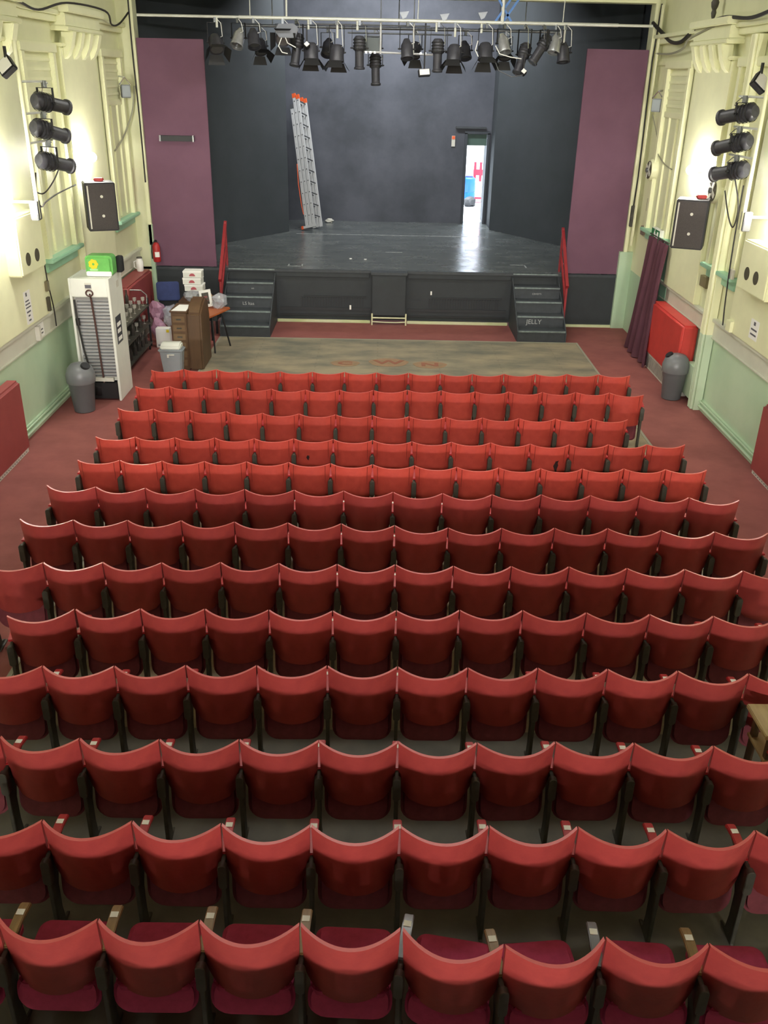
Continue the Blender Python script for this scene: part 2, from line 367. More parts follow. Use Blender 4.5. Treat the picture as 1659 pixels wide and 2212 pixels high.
# ------------------------------------------------------------------ stage dressing
def board(name, x0, x1, z0, z1, label):
    o = MB().box(x0, x1, YS + .02, YS + .07, z0, z1).build(name, M['purple'], bevel=.004); return tag(o, label, 'panel', 'purple boards either side of the stage')
pl = board('proscenium_board', -4.545, -3.312, ZS + .02, 5.20, 'tall dull purple board left of the stage opening')
pr = board('proscenium_board', 3.79, 4.935, ZS + .02, 5.18, 'tall dull purple board right of the stage opening')
def flat(p, q, z1, label):
    d = Vector((q[0] - p[0], q[1] - p[1], 0)); L = d.length; a = math.atan2(d.y, d.x)
    m = MB().box(0, L, -.03, .03, 0, z1 - ZS)
    o = m.build('stage_flat', M['flat'], loc=(p[0], p[1], ZS), rz=a, bevel=.004); return tag(o, label, 'stage flat', 'angled black side flats')
flat((-5.09, 19.62), (-2.31, 23.6), 6.6, 'tall black side flat angled inwards behind the left purple board')
flat((5.29, 20.75), (2.90, 24.55), 6.6, 'tall black side flat angled inwards beside the open stage door')
m = MB(); m.box(-2.62, -2.56, 23.4, 25.58, 0, 5.6); 
o = m.build('masking_flat', M['flat'], loc=(0, 0, ZS)); tag(o, 'black return flat running back behind the ladder', 'stage flat')
m = MB(); m.box(2.90, 2.96, 24.62, 25.6, 0, 5.6)
o = m.build('masking_flat', M['flat'], loc=(0, 0, ZS)); tag(o, 'black return flat between the side flat and the open stage door', 'stage flat')
# door frame, closer board, ledge
d = MB(); d.box(2.20, 2.275, 25.55, 25.62, ZS, 3.36).box(2.795, 2.86, 25.55, 25.62, ZS, 3.36).box(2.20, 2.86, 25.55, 25.62, 3.33, 3.40)
dr = struct(d.build('door_1', M['black_wall'], bevel=.004))
MB().box(2.28, 2.79, 25.64, 25.68, 3.05, 3.33).build('fanlight_board', mat('grey_green_board', (72, 96, 88), .6, .05, 4), dr)
MB().box(1.95, 2.75, 25.50, 25.60, 3.46, 3.51).build('door_ledge', M['step'], dr, bevel=.006)
m = MB(); m.box(2.81, 2.85, 25.8, 26.34, ZS + .01, 3.05); m.build('door_leaf', M['front_black'], dr, bevel=.004)
m = MB(); m.tube([(2.80, 26.24, 2.0), (2.76, 26.24, 2.0), (2.76, 26.14, 2.0)], .012); m.build('door_handle', M['chrome'], dr)
# yard beyond the door
struct(MB().box(-2, 9, 25.8, 38, ZS - .3, ZS - .02).build('floor_yard', M['yard_white']))
struct(MB().box(-2, 9, 33.0, 33.2, ZS - .3, 6.5).build('wall_yard', M['yard_white']))
t = thing('plastic_barrel', 'bright blue plastic barrel standing in the yard beyond the stage door', 'barrel', (2.82, 30.3, ZS - .02))
MB().lathe([(.16, 0), (.20, .04), (.21, .3), (.195, .34), (.21, .38), (.20, .74), (.15, .78)], 20).build('barrel_body', M['blue_bright'], t, smooth=True)
MB().lathe([(.12, .78), (.12, .82), (.0, .82)], 16).build('barrel_lid', M['blue'], t, smooth=True)
t = thing('goods_trolley', 'red tubular goods trolley standing in the yard beyond the stage door', 'trolley', (3.18, 30.5, ZS - .02))
m = MB(); m.box(-.20, .22, -.2, .25, .12, .18); 
for x in (-.15, .03, .20): m.box(x - .04, x + .04, .2, .24, .15, 1.2)
m.box(-.2, .26, .19, .24, .80, .98)
m.build('trolley_frame', M['yard_red'], t)
MB().box(-.14, .2, -.16, .16, .18, .62).build('white_carton', M['paper'], t)
for x in (-.16, .16): MB().tube([(x - .02, -.15, .06), (x + .02, -.15, .06)], .06, 12).build('wheel', M['black'], t)
tag(MB().blob((0, 0, .13), (.20, .16, .17), 31, .2).build('rubbish_bag', M['black'], loc=(2.78, 29.4, ZS - .02)), 'dark bag on the yard ground in front of the blue barrel', 'bag')
# marks on the stage
m = MB()
m.box(-2.08, 2.2, 23.25, 23.29, ZS, ZS + .003)
o = m.build('floor_tape', M['tape']); tag(o, 'long pale tape line across the stage floor below the ladder foot', 'tape')
m = MB(); m.box(-1.88, -1.60, 19.0, 19.03, ZS, ZS + .003).box(-1.90, -1.87, 19.0, 19.22, ZS, ZS + .003).box(-1.62, -1.59, 19.0, 19.22, ZS, ZS + .003)
tag(m.build('floor_tape', M['tape']), 'three-sided white tape mark at the front left of the stage', 'tape')
m = MB(); m.box(2.80, 3.12, 19.58, 19.60, ZS, ZS + .003).box(3.09, 3.12, 19.3, 19.6, ZS, ZS + .003)
tag(m.build('floor_tape', M['tape']), 'right-angled white tape mark at the front right of the stage', 'tape')
m = MB(); m.box(.14, .52, 20.85, 20.875, ZS, ZS + .003)
tag(m.build('floor_tape', M['tape']), 'short white tape strip in the middle of the stage floor', 'tape')
m = MB().blob((0, 0, .05), (.12, .09, .06), 5, .3)
tag(m.build('crumpled_cloth', M['offwhite'], loc=(-1.36, 25.3, ZS), smooth=True), 'small crumpled pale cloth on the stage floor by the back wall', 'cloth')
for (x, y, l) in ((-.62, 19.95, 'left'), (-.30, 19.9, 'right')):
    tag(MB().lathe([(.03, 0), (.03, .012), (0, .012)], 10).build('paper_scrap', M['paper'], loc=(x, y, ZS)), l + ' one of two tiny white scraps near the stage front', 'paper scrap', 'paper scraps on the stage')
for (u, v, s_, l) in ((-.6, .27, .06, 'white paper scrap stuck to the left stage front panel'), (1.07, .60, .05, 'white paper scrap stuck to the right stage front panel')):
    tag(MB().box(u, u + s_ * .6, 18.65, 18.668 if 0 else 18.66, v, v + s_ * 1.5).build('paper_scrap', M['paper']), l, 'paper scrap')
# notice and bits beside the door
m = MB().box(1.86, 1.95, 25.57, 25.6, 3.02, 3.28)
t = m.build('wall_switch', M['offwhite']); tag(t, 'narrow pale control panel with orange top on the wall beside the stage door', 'switch')
MB().box(1.865, 1.945, 25.56, 25.57, 3.2, 3.275).build('orange_cover', M['orange'], t)
# ladder leaning in the corner
L0 = Vector((-1.76, 23.90, ZS + .02)); L1 = Vector((-2.22, 25.02, 4.14)); ax = (L1 - L0).normalized(); ln = (L1 - L0).length
sd = Vector((.40, 1, 0)); sd = (sd - ax * sd.dot(ax)).normalized(); nn = ax.cross(sd)
LM = Matrix((sd, nn, ax)).transposed().to_4x4(); LM.translation = L0
t = thing('extension_ladder', 'three-section aluminium ladder leaning against the black stage back wall', 'ladder')
t.matrix_world = LM
for k, (dy, z0, z1) in enumerate(((0, .05, ln - .24), (-.10, .06, ln), (-.20, .05, ln - .05))):
    for x in (-.19, .19):
        MB().box(x - .015, x + .015, dy - .042, dy + .042, z0, z1).build('stile', M['alu'], t, bevel=.004)
        MB().box(x - .019, x + .019, dy - .046, dy + .046, z1 - .10, z1 + .005).build('end_cap', M['orange'] if k else M['grey_metal'], t)
    m = MB(); z = .30
    while z < z1 - .1:
        m.tube([(-.212, dy, z), (.212, dy, z)], .014, 8); z += .28
    m.build('rungs', mat('rung_dark', (70, 72, 74), .5), t)
m = MB(); m.box(-.21, -.17, -.26, .10, 0, .06); m.build('stabiliser_bar', M['alu'], t)
m = MB(); m.box(-.215, -.165, .10, .16, -.01, .07); m.build('rubber_foot', M['orange'], t)
m = MB(); m.tube([(-.21, .05, 1.6), (-.22, .08, 1.1), (-.22, .07, .6), (-.21, .05, .35)], .010); m.build('pull_rope', M['orange'], t)
# black bar on the left purple board
t = thing('wall_bar', 'slim black metal bar with bright ends fixed on the left purple board', 'bar', (-3.92, YS - .03, 3.50))
MB().box(-.30, .30, -.03, .05, -.05, .05).build('bar_channel', M['black'], t, bevel=.01)
MB().box(-.33, -.30, -.035, .05, -.055, .055).box(.30, .33, -.035, .05, -.055, .055).build('end_plates', M['steel'], t)

# ------------------------------------------------------------------ stairs and handrails
r_, tr = ZS / 5, .3256
def stairs(x0, x1, label):
    t = thing('stage_steps', label, 'steps', ((x0 + x1) / 2, YS, 0), 0, 'black steps up to the stage')
    h = (x1 - x0) / 2
    m = MB(); poly = [(0 - .0, 0), (-4 * tr, 0)]
    for i in range(4, 0, -1):
        poly += [(-i * tr, (5 - i) * r_), (-(i - 1) * tr, (5 - i) * r_)]
    poly = [(-.002, 0), (-4 * tr, 0)]
    for i in range(4, 0, -1):
        poly.append((-i * tr, (5 - i) * r_)); poly.append((-(i - 1) * tr if i > 1 else -.002, (5 - i) * r_))
    m.prism(poly, 'x', -h, h); m.build('step_block', M['step'], t)
    for xa in (-h - .02, h):
        m = MB(); m.prism([(-.01, 0), (-4 * tr - .03, 0), (-4 * tr - .03, r_ * .9), (-.01, ZS - .08)], 'x', xa, xa + .02); m.build('string_board', M['step'], t)
    for i in range(4, -1, -1):
        MB().box(-h, h, -i * tr - .02, -i * tr + .018, (5 - i) * r_ - .022, (5 - i) * r_ + .004).build('nosing', M['nosing'], t)
    return t
sl = stairs(-3.07, -2.13, 'black wooden steps up to the stage behind the orange-topped table')
sr = stairs(2.75, 3.67, 'black wooden steps up to the stage with worn white lettering on a riser')
def scrib(t, x, y, z, s, txt, parent=None):
    cu = bpy.data.curves.new('chalk', 'FONT'); cu.body = txt; cu.size = s; cu.extrude = .001; cu.align_x = 'CENTER'
    o = bpy.data.objects.new('t', cu); C.objects.link(o); dg = bpy.context.evaluated_depsgraph_get()
    me = bpy.data.meshes.new_from_object(o.evaluated_get(dg)); bpy.data.objects.remove(o)
    me.materials.clear(); me.materials.append(M['tape'])
    q = bpy.data.objects.new('chalk_lettering', me); C.objects.link(q); q.parent = t; q.location = (x, y, z); q.rotation_euler = (R(90), 0, 0); return q
scrib(sl, .0, -2 * tr - .025, 3 * r_ - .16, .09, 'LS Itas')
scrib(sr, -.12, -3 * tr - .004, 2 * r_ - .15, .13, 'JELLY')
scrib(sr, .0, -1 * tr - .004, 4 * r_ - .14, .07, 'cavern')
scrib(sl, .05, -1 * tr - .004, 4 * r_ - .13, .05, 'set')
def handrail(x, label):
    t = thing('handrail', label, 'handrail', (x, YS, 0), 0, 'red handrails of the stage steps')
    m = MB(); m.box(-.02, .02, .28, .34, .95, 1.93); m.build('top_post', M['handrail'], t, bevel=.004)
    m = MB(); m.prism([(.34, 1.95), (.34, 1.88), (-.66, .92), (-.70, .98)], 'x', -.03, .03); m.build('top_rail', M['handrail'], t, bevel=.004)
    m = MB(); m.prism([(.30, 1.48), (.30, 1.42), (-.62, .62), (-.65, .68)], 'x', -.018, .018); m.build('middle_rail', M['handrail'], t)
    m = MB(); m.box(-.02, .02, -.66, -.60, .25, .97); m.build('bottom_post', M['handrail'], t, bevel=.004)
handrail(-3.14, 'red wooden handrail of the steps beside the orange-topped table')
handrail(3.74, 'red wooden handrail of the steps in front of the right purple board')
# cream hoop stool under the hatch
t = thing('low_rack', 'low cream tubular rack standing under the black hatch at the stage front', 'rack', (.22, 18.50, 0))
for x in (-.35, .35):
    m = MB(); m.tube([(x, -.03, 0), (x, -.03, .24)], .016); m.tube([(x, .1, 0), (x, .1, .2)], .014); m.build('upright', M['cream_trim'], t)
m = MB(); m.tube([(-.36, -.03, .15), (.36, -.03, .15)], .014); m.build('top_rail', M['cream_trim'], t)
m = MB(); m.tube([(-.36, -.03, .07), (-.1, -.035, .06), (.15, -.035, .058), (.36, -.03, .07)], .011); m.build('bottom_rail', M['cream_trim'], t)

# painted letters on the floor
def floor_letter(ch, x, y, s):
    t = thing('floor_letter', {'C': 'faded painted letter C on the bare boards, leftmost of three', 'W': 'painted red letter W on the bare boards, middle of three', 'N': 'painted red letter N on the bare boards, rightmost of three'}[ch], 'floor lettering', (x, y, .013), 0, 'painted letters on the open floor')
    MB().prism([(.42 * s * math.cos(a) * (1 + .06 * math.sin(5 * a)), .30 * s * math.sin(a)) for a in [2 * PI * i / 24 for i in range(24)]], 'z', 0, .002).build('worn_patch', M['terracotta'], t)
    cu = bpy.data.curves.new('c', 'FONT'); cu.body = ch; cu.size = .48 * s; cu.extrude = .001; cu.align_x = 'CENTER'; cu.align_y = 'CENTER'; cu.offset = .012
    o = bpy.data.objects.new('t', cu); C.objects.link(o); dg = bpy.context.evaluated_depsgraph_get()
    me = bpy.data.meshes.new_from_object(o.evaluated_get(dg)); bpy.data.objects.remove(o)
    me.materials.clear(); me.materials.append(M['letter'])
    q = bpy.data.objects.new('painted_letter', me); C.objects.link(q); q.parent = t; q.location = (0, 0, .0035); q.scale = (1.25, .8, 1)
floor_letter('C', -.58, 15.62, .62); floor_letter('W', .20, 15.72, .85); floor_letter('N', .94, 15.62, .72)

# ------------------------------------------------------------------ theatre seats
def back_mesh(front):
    W = .4545 if front else .5
    hw0 = W / 2 - .004; b = .085 if front else .130; H = .858; drop = .43 if front else .44
    nu, nv = 16, 12; vo = []; vi = []
    for j in range(nv + 1):
        v = j / nv
        if front: hw = hw0 - .022 * min(1, v * 1.2)
        else:
            hw = hw0 - .010 * v
            if v > .70: hw -= .070 * ((v - .70) / .30) ** 2.2
        for i in range(nu + 1):
            u = -1 + 2 * i / nu; x = u * hw
            k = abs(x / (W / 2)); bb = -b * (1 - k ** (2.4 if front else 2.0))
            z = H - (.010 if not front else .012) * (1 - u * u) - drop * v
            y = bb + .05 * v * (1 if not front else .6)
            vo.append((x, y, z)); vi.append((x, y + .022, z))
    m = MB(); n = nu + 1; N = len(vo)
    fo = [(j * n + i, j * n + i + 1, (j + 1) * n + i + 1, (j + 1) * n + i) for j in range(nv) for i in range(nu)]
    m.add(vo + vi, fo + [tuple(q + N for q in reversed(f)) for f in fo])
    k = []
    ring = [i for i in range(n)] ; 
    m.mi = 1
    m.f += [(i + 1, i, i + N, i + 1 + N) for i in range(nu)]; m.m += [1] * nu
    bt = nv * n
    m.f += [(bt + i, bt + i + 1, bt + i + 1 + N, bt + i + N) for i in range(nu)]; m.m += [0] * nu
    m.f += [(j * n, (j + 1) * n, (j + 1) * n + N, j * n + N) for j in range(nv)] + [((j + 1) * n + nu, j * n + nu, j * n + nu + N, (j + 1) * n + nu + N) for j in range(nv)]; m.m += [0] * (2 * nv)
    return m
ST = {}
def seat_parts(front, down, arm_mat):
    """one seat centred between its two joints; joint line at y=0"""
    W = .4545 if front else .5
    t = thing('theatre_seat', 'x', 'theatre seat')
    bm_ = back_mesh(front)
    b = bm_.build('backrest', [M['seat_front'] if front else M['seat_rear'], M['rim_front_lit'] if front else M['rim_rear_lit']], t, smooth=True)
    if front:
        for s in (-1, 1):
            pts = []; m = MB()
            x = s * (W / 2 - .055); k = abs(x / (W / 2)); y0 = -.085 * (1 - k ** 2.4)
            for q in range(7):
                v = q / 6; pts.append((x - s * .006 * v, y0 + .03 * v - .0005, .85 - .37 * v))
            m.tube(pts, .0032, 6)
            m.build('back_rib', M['rib'], b)
    hw = W / 2 - .032
    if down:
        m = MB(); m.prism(rrect(-hw + .01, hw - .01, -.04, .35, .06), 'z', .37, .46)
        m.build('seat_cushion', M['cushion'], t, bevel=.03, seg=3)
        X = Matrix.Translation((0, -.02, .46)) @ Matrix.Rotation(R(-12), 4, 'X')
        m = MB(); m.prism(rrect(-hw, hw, -.22, .02, .10), 'y', 0, .05, X=X)
        m.build('seat_pan', M['cushion'], t, bevel=.02, seg=3)
    else:
        X = Matrix.Translation((0, .02, .46)) @ Matrix.Rotation(R(-8), 4, 'X')
        m = MB(); m.prism(rrect(-hw, hw, -.26, .16, .11 if not front else .06), 'y', -.0, .10, X=X)
        m.build('seat_cushion', M['cushion_dark'], t, bevel=.025, seg=3)
    return t
def std_mesh(front):
    ztop = .68 if front else .61
    m = MB()
    m.prism([(-.045, ztop), (-.06, ztop - .03), (-.055, ztop - .14), (-.035, ztop - .25), (-.030, .16), (-.045, .04), (-.07, .015), (-.07, 0), (.12, 0), (.12, .015), (.05, .04), (.035, .16), (.04, .34), (.12, ztop - .06), (.25, ztop - .015), (.25, ztop)], 'x', -.012, .012)
    m.prism(rrect(-.026, .026, ztop - .17, ztop + .012, .025), 'y', -.074, -.03)
    m.prism([(-.013, .0), (.013, .0), (.013, ztop - .12), (-.013, ztop - .12)], 'y', -.06, -.02)
    m.box(-.035, .035, -.07, .12, 0, .012)
    return m
def arm_mesh(front):
    ztop = .68 if front else .61
    m = MB(); m.prism([(.02, ztop + .002), (.02, ztop + .020), (.10, ztop + .024), (.22, ztop + .030), (.29, ztop + .020), (.305, ztop + .004), (.30, ztop - .012), (.20, ztop + .004)], 'x', -.027, .027)
    return m
STD = {}; ARM = {}; LAB = {}
def standard(parent, x, front, am, lab=None):
    if front not in STD:
        o = std_mesh(front).build('seat_standard', M['iron'], parent, bevel=.004, seg=1); STD[front] = o.data
        a = arm_mesh(front).build('armrest', M['arm_red'], o, bevel=.005); ARM[front] = a.data
        zt = .68 if front else .61
        l = MB().box(-.02, .02, .205, .24, zt + .028, zt + .032).build('number_label', M['paper'], o); LAB[front] = l.data
        bpy.data.objects.remove(l); bpy.data.objects.remove(a); bpy.data.objects.remove(o)
    o = bpy.data.objects.new('seat_standard', STD[front]); C.objects.link(o); o.parent = parent; o.location = (x, 0, 0)
    me = ARM[front]
    if am is not None:
        key = (front, am.name)
        if key not in ARM:
            q = ARM[front].copy(); q.materials.clear(); q.materials.append(am); ARM[key] = q
        me = ARM[key]
    a = bpy.data.objects.new('armrest', me); C.objects.link(a); a.parent = o
    if am is not None: a['label'] = lab
    if not front:
        l = bpy.data.objects.new('number_label', LAB[front]); C.objects.link(l); l.parent = a
    return o
ORD = ['first', 'second', 'third', 'fourth', 'fifth', 'sixth', 'seventh', 'eighth', 'ninth', 'tenth', 'eleventh', 'twelfth', 'thirteenth', 'fourteenth', 'fifteenth']
ROWS = {
 1: (-3.193, .4545, [12.25, 12.32, 12.34, 12.31, 12.30, 12.31, 12.33, 12.33, 12.34, 12.33, 12.34, 12.37, 12.39, 12.42, 12.43, 12.41]),
 2: (-3.229, .4545, [11.51, 11.53, 11.52, 11.52, 11.50, 11.49, 11.51, 11.52, 11.56, 11.56, 11.54, 11.56, 11.56, 11.59, 11.59, 11.53]),
 3: (-3.235, .4545, [10.64, 10.62, 10.60, 10.58, 10.54, 10.54, 10.53, 10.53, 10.51, 10.51, 10.51, 10.51, 10.52, 10.54, 10.54]),
 4: (-3.224, .4545, [9.65, 9.66, 9.66, 9.67, 9.67, 9.69, 9.69, 9.68, 9.66, 9.67, 9.67, 9.65, 9.65, 9.67, 9.70, 9.72]),
 5: (-3.217, .4545, [8.95, 8.96, 8.96, 8.97, 8.98, 8.98, 8.97, 8.96, 8.95, 8.93, 8.93, 8.93, 8.94, 8.96, 8.96, 8.97]),
 6: (-3.321, .5, [8.28, 8.26, 8.25, 8.25, 8.26, 8.26, 8.26, 8.25, 8.24, 8.23, 8.25, 8.25, 8.26, 8.24, 8.20]),
 7: (-3.315, .5, [7.51, 7.51, 7.52, 7.53, 7.52, 7.52, 7.52, 7.50, 7.47, 7.48, 7.50, 7.51, 7.49, 7.48, 7.47]),
 8: (-3.318, .5, [6.67, 6.69, 6.71, 6.72, 6.74, 6.74, 6.74, 6.75, 6.74, 6.75, 6.76, 6.75, 6.75, 6.74, 6.74]),
 9: (-2.820, .5, [5.85, 5.96, 5.98, 5.99, 5.99, 5.99, 6.01, 6.03, 6.04, 6.02, 6.01, 6.00, 5.99]),
 10: (-2.821, .5, [5.20, 5.21, 5.22, 5.24, 5.25, 5.26, 5.26, 5.26, 5.27, 5.27, 5.26, 5.24, 5.22]),
 11: (-2.832, .5, [4.47, 4.46, 4.45, 4.45, 4.46, 4.46, 4.46, 4.46, 4.48, 4.48, 4.46, 4.44]),
 12: (-2.331, .5, [3.76, 3.76, 3.76, 3.75, 3.75, 3.75, 3.76, 3.76, 3.75, 3.75, 3.75]),
 13: (-2.337, .5, [3.12, 3.12, 3.11, 3.11, 3.10, 3.08, 2.99, 3.04, 3.01, 3.0]),
 14: (-2.33, .5, [2.33] * 10)}
ROWNAME = {1: 'in the row nearest the stage', 2: 'in the second row from the stage', 3: 'in the third row from the stage', 4: 'in the fourth row from the stage',
 5: 'in the fifth row from the stage', 6: 'in the sixth row from the stage', 7: 'in the seventh row from the stage', 8: 'in the eighth row from the stage',
 9: 'in the fifth row from the bottom', 10: 'in the fourth row from the bottom', 11: 'in the third row from the bottom', 12: 'in the second row from the bottom', 13: 'in the bottom row', 14: 'in the row just below the photo'}
PROTO = {}
def get_proto(front, down):
    if (front, down) not in PROTO:
        PROTO[(front, down)] = [seat_parts(front, down, None), False]
    return PROTO[(front, down)]
for rn, (x0, W, ys) in ROWS.items():
    front = rn <= 5; down = rn == 13; n = len(ys) - 1
    for i in range(n):
        y = (ys[i] + ys[i + 1]) / 2; rz = math.atan2(ys[i + 1] - ys[i], W); x = x0 + W * (i + .5)
        if rn == 13 and i == 5: pass
        adj = ('orange-red ribbed' if front else ('crimson curved' if not down else 'crimson curved lowered'))
        if i == 0: pos = 'leftmost'
        elif i == n - 1: pos = 'rightmost'
        else: pos = ORD[i] + ' from the left'
        extra = ''
        lab = '%s theatre seat, %s %s' % (adj, pos, ROWNAME[rn])
        if rn == 4 and i == 5: lab = 'orange-red theatre seat with small black stain on its back, fourth row from the stage'
        if rn == 4 and i == 11: lab = 'orange-red theatre seat with large black stain, fourth row from the stage'
        pr_, used = get_proto(front, down)
        if not used:
            t = pr_; t.location = (x, y, 0); t.rotation_euler = (0, 0, rz); PROTO[(front, down)][1] = True
        else: t = None
        if t is None:
            t = pr_.copy(); C.objects.link(t); t.location = (x, y, 0); t.rotation_euler = (0, 0, rz)
            for ch in pr_.children:
                if ch.name.startswith('seat_standard'): continue
                c = ch.copy(); C.objects.link(c); c.parent = t
                for g in ch.children:
                    d_ = g.copy(); C.objects.link(d_); d_.parent = c
        t['label'] = lab; t['group'] = 'theatre seats'
        am = lb = None
        if rn == 13:
            if i in (6, 8, 3, 4): am, lb = M['brass_wood'], 'bare varnished wooden armrest'
            elif i in (5, 7): am, lb = M['steel'], 'bare grey metal armrest'
            elif i in (0, 1, 2): am, lb = M['brass_wood'], 'bare worn armrest'
        standard(t, -W / 2, front, am, lb)
        if i == n - 1: standard(t, W / 2, front, None)
        if rn == 4 and i in (5, 11):
            big = i == 11
            pts = [(.5, .1), (.35, .5), (.5, .9), (.1, .75), (-.1, 1), (-.4, .5), (-.55, 0), (-.3, -.5), (-.1, -.9), (.25, -1), (.3, -.4)]
            sc = (.055, .075) if big else (.035, .03); ox, oz = (.08, .62) if big else (-.06, .66)
            MB().prism([(ox + a * sc[0], oz + b * sc[1]) for a, b in pts], 'y', -.083 + (.004 if not big else .016), -.070 + .01).build('stain', M['stain'], t)

# ------------------------------------------------------------------ bins
def round_bin(x, y, rz, label):
    t = thing('round_bin', label, 'bin', (x, y, 0), rz, 'round dome-lidded bins')
    MB().lathe([(.13, 0), (.15, .01), (.19, .45), (.20, .47)], 28).build('bin_body', M['grey_plastic'], t, smooth=True)
    MB().lathe([(.205, .45), (.21, .46), (.215, .56), (.205, .60), (.18, .67), (.13, .725), (.06, .745), (0, .75)], 28).build('dome_lid', M['bin_lid'], t, smooth=True)
    X = Matrix.Translation((.125, -.02, .715)) @ Matrix.Rotation(R(38), 4, 'Y')
    MB().prism(circ(0, 0, .065, 20, .085), 'z', -.02, .016, X=X).build('swing_flap', M['black'], t, bevel=.008)
round_bin(-4.42, 12.93, R(-20), 'round grey dome-lidded bin on the carpet beside the white fridge cabinet')
round_bin(4.80, 14.02, R(175), 'round grey dome-lidded bin in front of the red box by the right wall')
t = thing('swing_bin', 'light grey square swing-top bin in front of the dark wooden desk', 'bin', (-3.50, 14.98, 0))
m = MB(); vs = [(-.15, -.12, 0), (.15, -.12, 0), (.15, .12, 0), (-.15, .12, 0), (-.19, -.15, .40), (.19, -.15, .40), (.19, .15, .40), (-.19, .15, .40)]
m.add(vs, [(3, 2, 1, 0), (4, 5, 6, 7), (0, 1, 5, 4), (1, 2, 6, 5), (2, 3, 7, 6), (3, 0, 4, 7)]); m.build('bin_body', M['ltgrey'], t, bevel=.02)
m = MB(); m.box(-.21, .21, -.17, .17, .385, .43); m.build('lid_rim', M['ltgrey'], t, bevel=.015)
m = MB(); m.prism([(-.17, .42), (-.15, .48), (-.06, .52), (.06, .52), (.15, .48), (.17, .42)], 'x', -.17, .17); m.build('swing_lid', M['white'], t, bevel=.02)
m = MB(); m.box(-.06, .06, -.165, -.145, .33, .35).box(-.06, -.03, -.166, -.145, .29, .35); m.build('maker_mark', M['white'], t)

# ------------------------------------------------------------------ fridge cabinet seen from behind
t = thing('fridge_cabinet', 'tall white fridge cabinet, its grey louvred back facing the seats', 'fridge', (-3.985, 13.40, 0), 0)
Wd, Dp, Hh = .60, .70, 1.88
m = MB(); m.box(-Wd + .03, -.03, 0.10, Dp - .005, .30, Hh - .01); m.box(-.035, 0, 0, Dp, .0, Hh); m.box(-Wd, -Wd + .035, 0, Dp, .0, Hh); m.box(-Wd + .035, -.035, 0.003, .12, Hh - .27, Hh - .004); m.box(-Wd + .035, -.035, .12, Dp, Hh - .05, Hh - .003)
m.build('cabinet_shell', M['white'], t, bevel=.006)
m = MB(); m.box(-Wd + .05, -.05, .085, .10, .36, Hh - .30); m.build('backing_sheet', M['fin'], t)
m = MB(); z = .38
while z < Hh - .32: m.box(-Wd + .07, -.06, .065, .085, z, z + .012); z += .052
m.build('louvres', M['grey_metal'], t)
m = MB(); m.box(-Wd + .05, -.05, .02, .45, .03, .28); m.lathe([(.10, .02), (.13, .06), (.13, .2), (.06, .26)], 16, c=(-.35, .14, .02)); m.build('compressor_bay', M['black'], t, smooth=True)
m = MB(); m.tube([(-.30, .0, Hh - .22), (-.30, .03, Hh - .30), (-.285, .045, 1.2), (-.27, .045, .7), (-.255, .045, .28)], .014, 8)
m.tube([(-.30 + .05 * math.cos(a), -.012, Hh - .21 + .045 * math.sin(a)) for a in [2 * PI * i / 14 for i in range(15)]], .012, 6); m.build('drain_pipe', mat('brown_pipe', (74, 46, 40), .5), t)
m = MB(); m.tube([(-.55, .03, Hh - .32), (-.53, .0, 1.2), (-.50, .03, .8), (-.44, .05, .4), (-.40, .05, .25)], .014, 8); m.tube([(-.535, .02, 1.28), (-.53, .02, 1.18)], .03, 8); m.build('power_cable', M['dark_rubber'], t)
m = MB(); m.box(-.36, -.26, -.004, 0, Hh - .16, Hh - .06); m.build('rating_plate', M['offwhite'], t)
m = MB(); m.box(-.355, -.265, -.006, -.003, Hh - .14, Hh - .09); m.build('plate_print', M['ink'], t)
m = MB(); m.box(0, .004, .13, .42, .86, 1.28); p_ = m.build('side_poster', mat('poster_dark', (58, 64, 72), .4), t)
m = MB(); m.box(.004, .006, .18, .37, 1.12, 1.18).box(.004, .006, .18, .36, 1.02, 1.08).box(.004, .006, .18, .38, .90, .96); m.build('poster_bands', M['paper'], p_)
m = MB(); m.box(0, .003, .36, .50, 1.68, 1.78); m.build('side_notice', M['offwhite'], t)
m = MB(); m.box(-Wd + .1, -.1, .03, .08, .30, .36); m.build('bottom_bracket', M['offwhite'], t)
# pack on top
t = thing('paper_roll_pack', 'green plastic pack of paper rolls on top of the white fridge cabinet', 'pack', (-4.13, 13.60, Hh))
m = MB(); m.prism(rrect(-.23, .17, 0, .30, .06), 'y', -.03, .25); m.mi = 0
m.build('wrapped_pack', M['green_pack'], t, bevel=.035, seg=3)
MB().prism(rrect(-.215, .155, .005, .075, .02), 'y', -.038, -.02).build('white_band', M['paper'], t)
m = MB()
for k in range(7):
    a = 2 * PI * k / 7; m.prism(circ(-.10 + .045 * math.cos(a), .18 + .045 * math.sin(a), .028, 10), 'y', -.038 - .0005 * k, -.028)
m.build('flower_print', M['yellow'], t)
MB().prism(rrect(-.16, -.04, .085, .115, .012), 'y', -.038, -.028).build('print_patch', mat('pale_green_print', (170, 220, 150), .4), t)
t = MB().prism(rrect(0, .10, 0, .24, .03), 'y', 0, .12).build('black_box', M['black'], loc=(-4.0, 13.90, Hh), bevel=.01); tag(t, 'small black box behind the green paper roll pack', 'box')

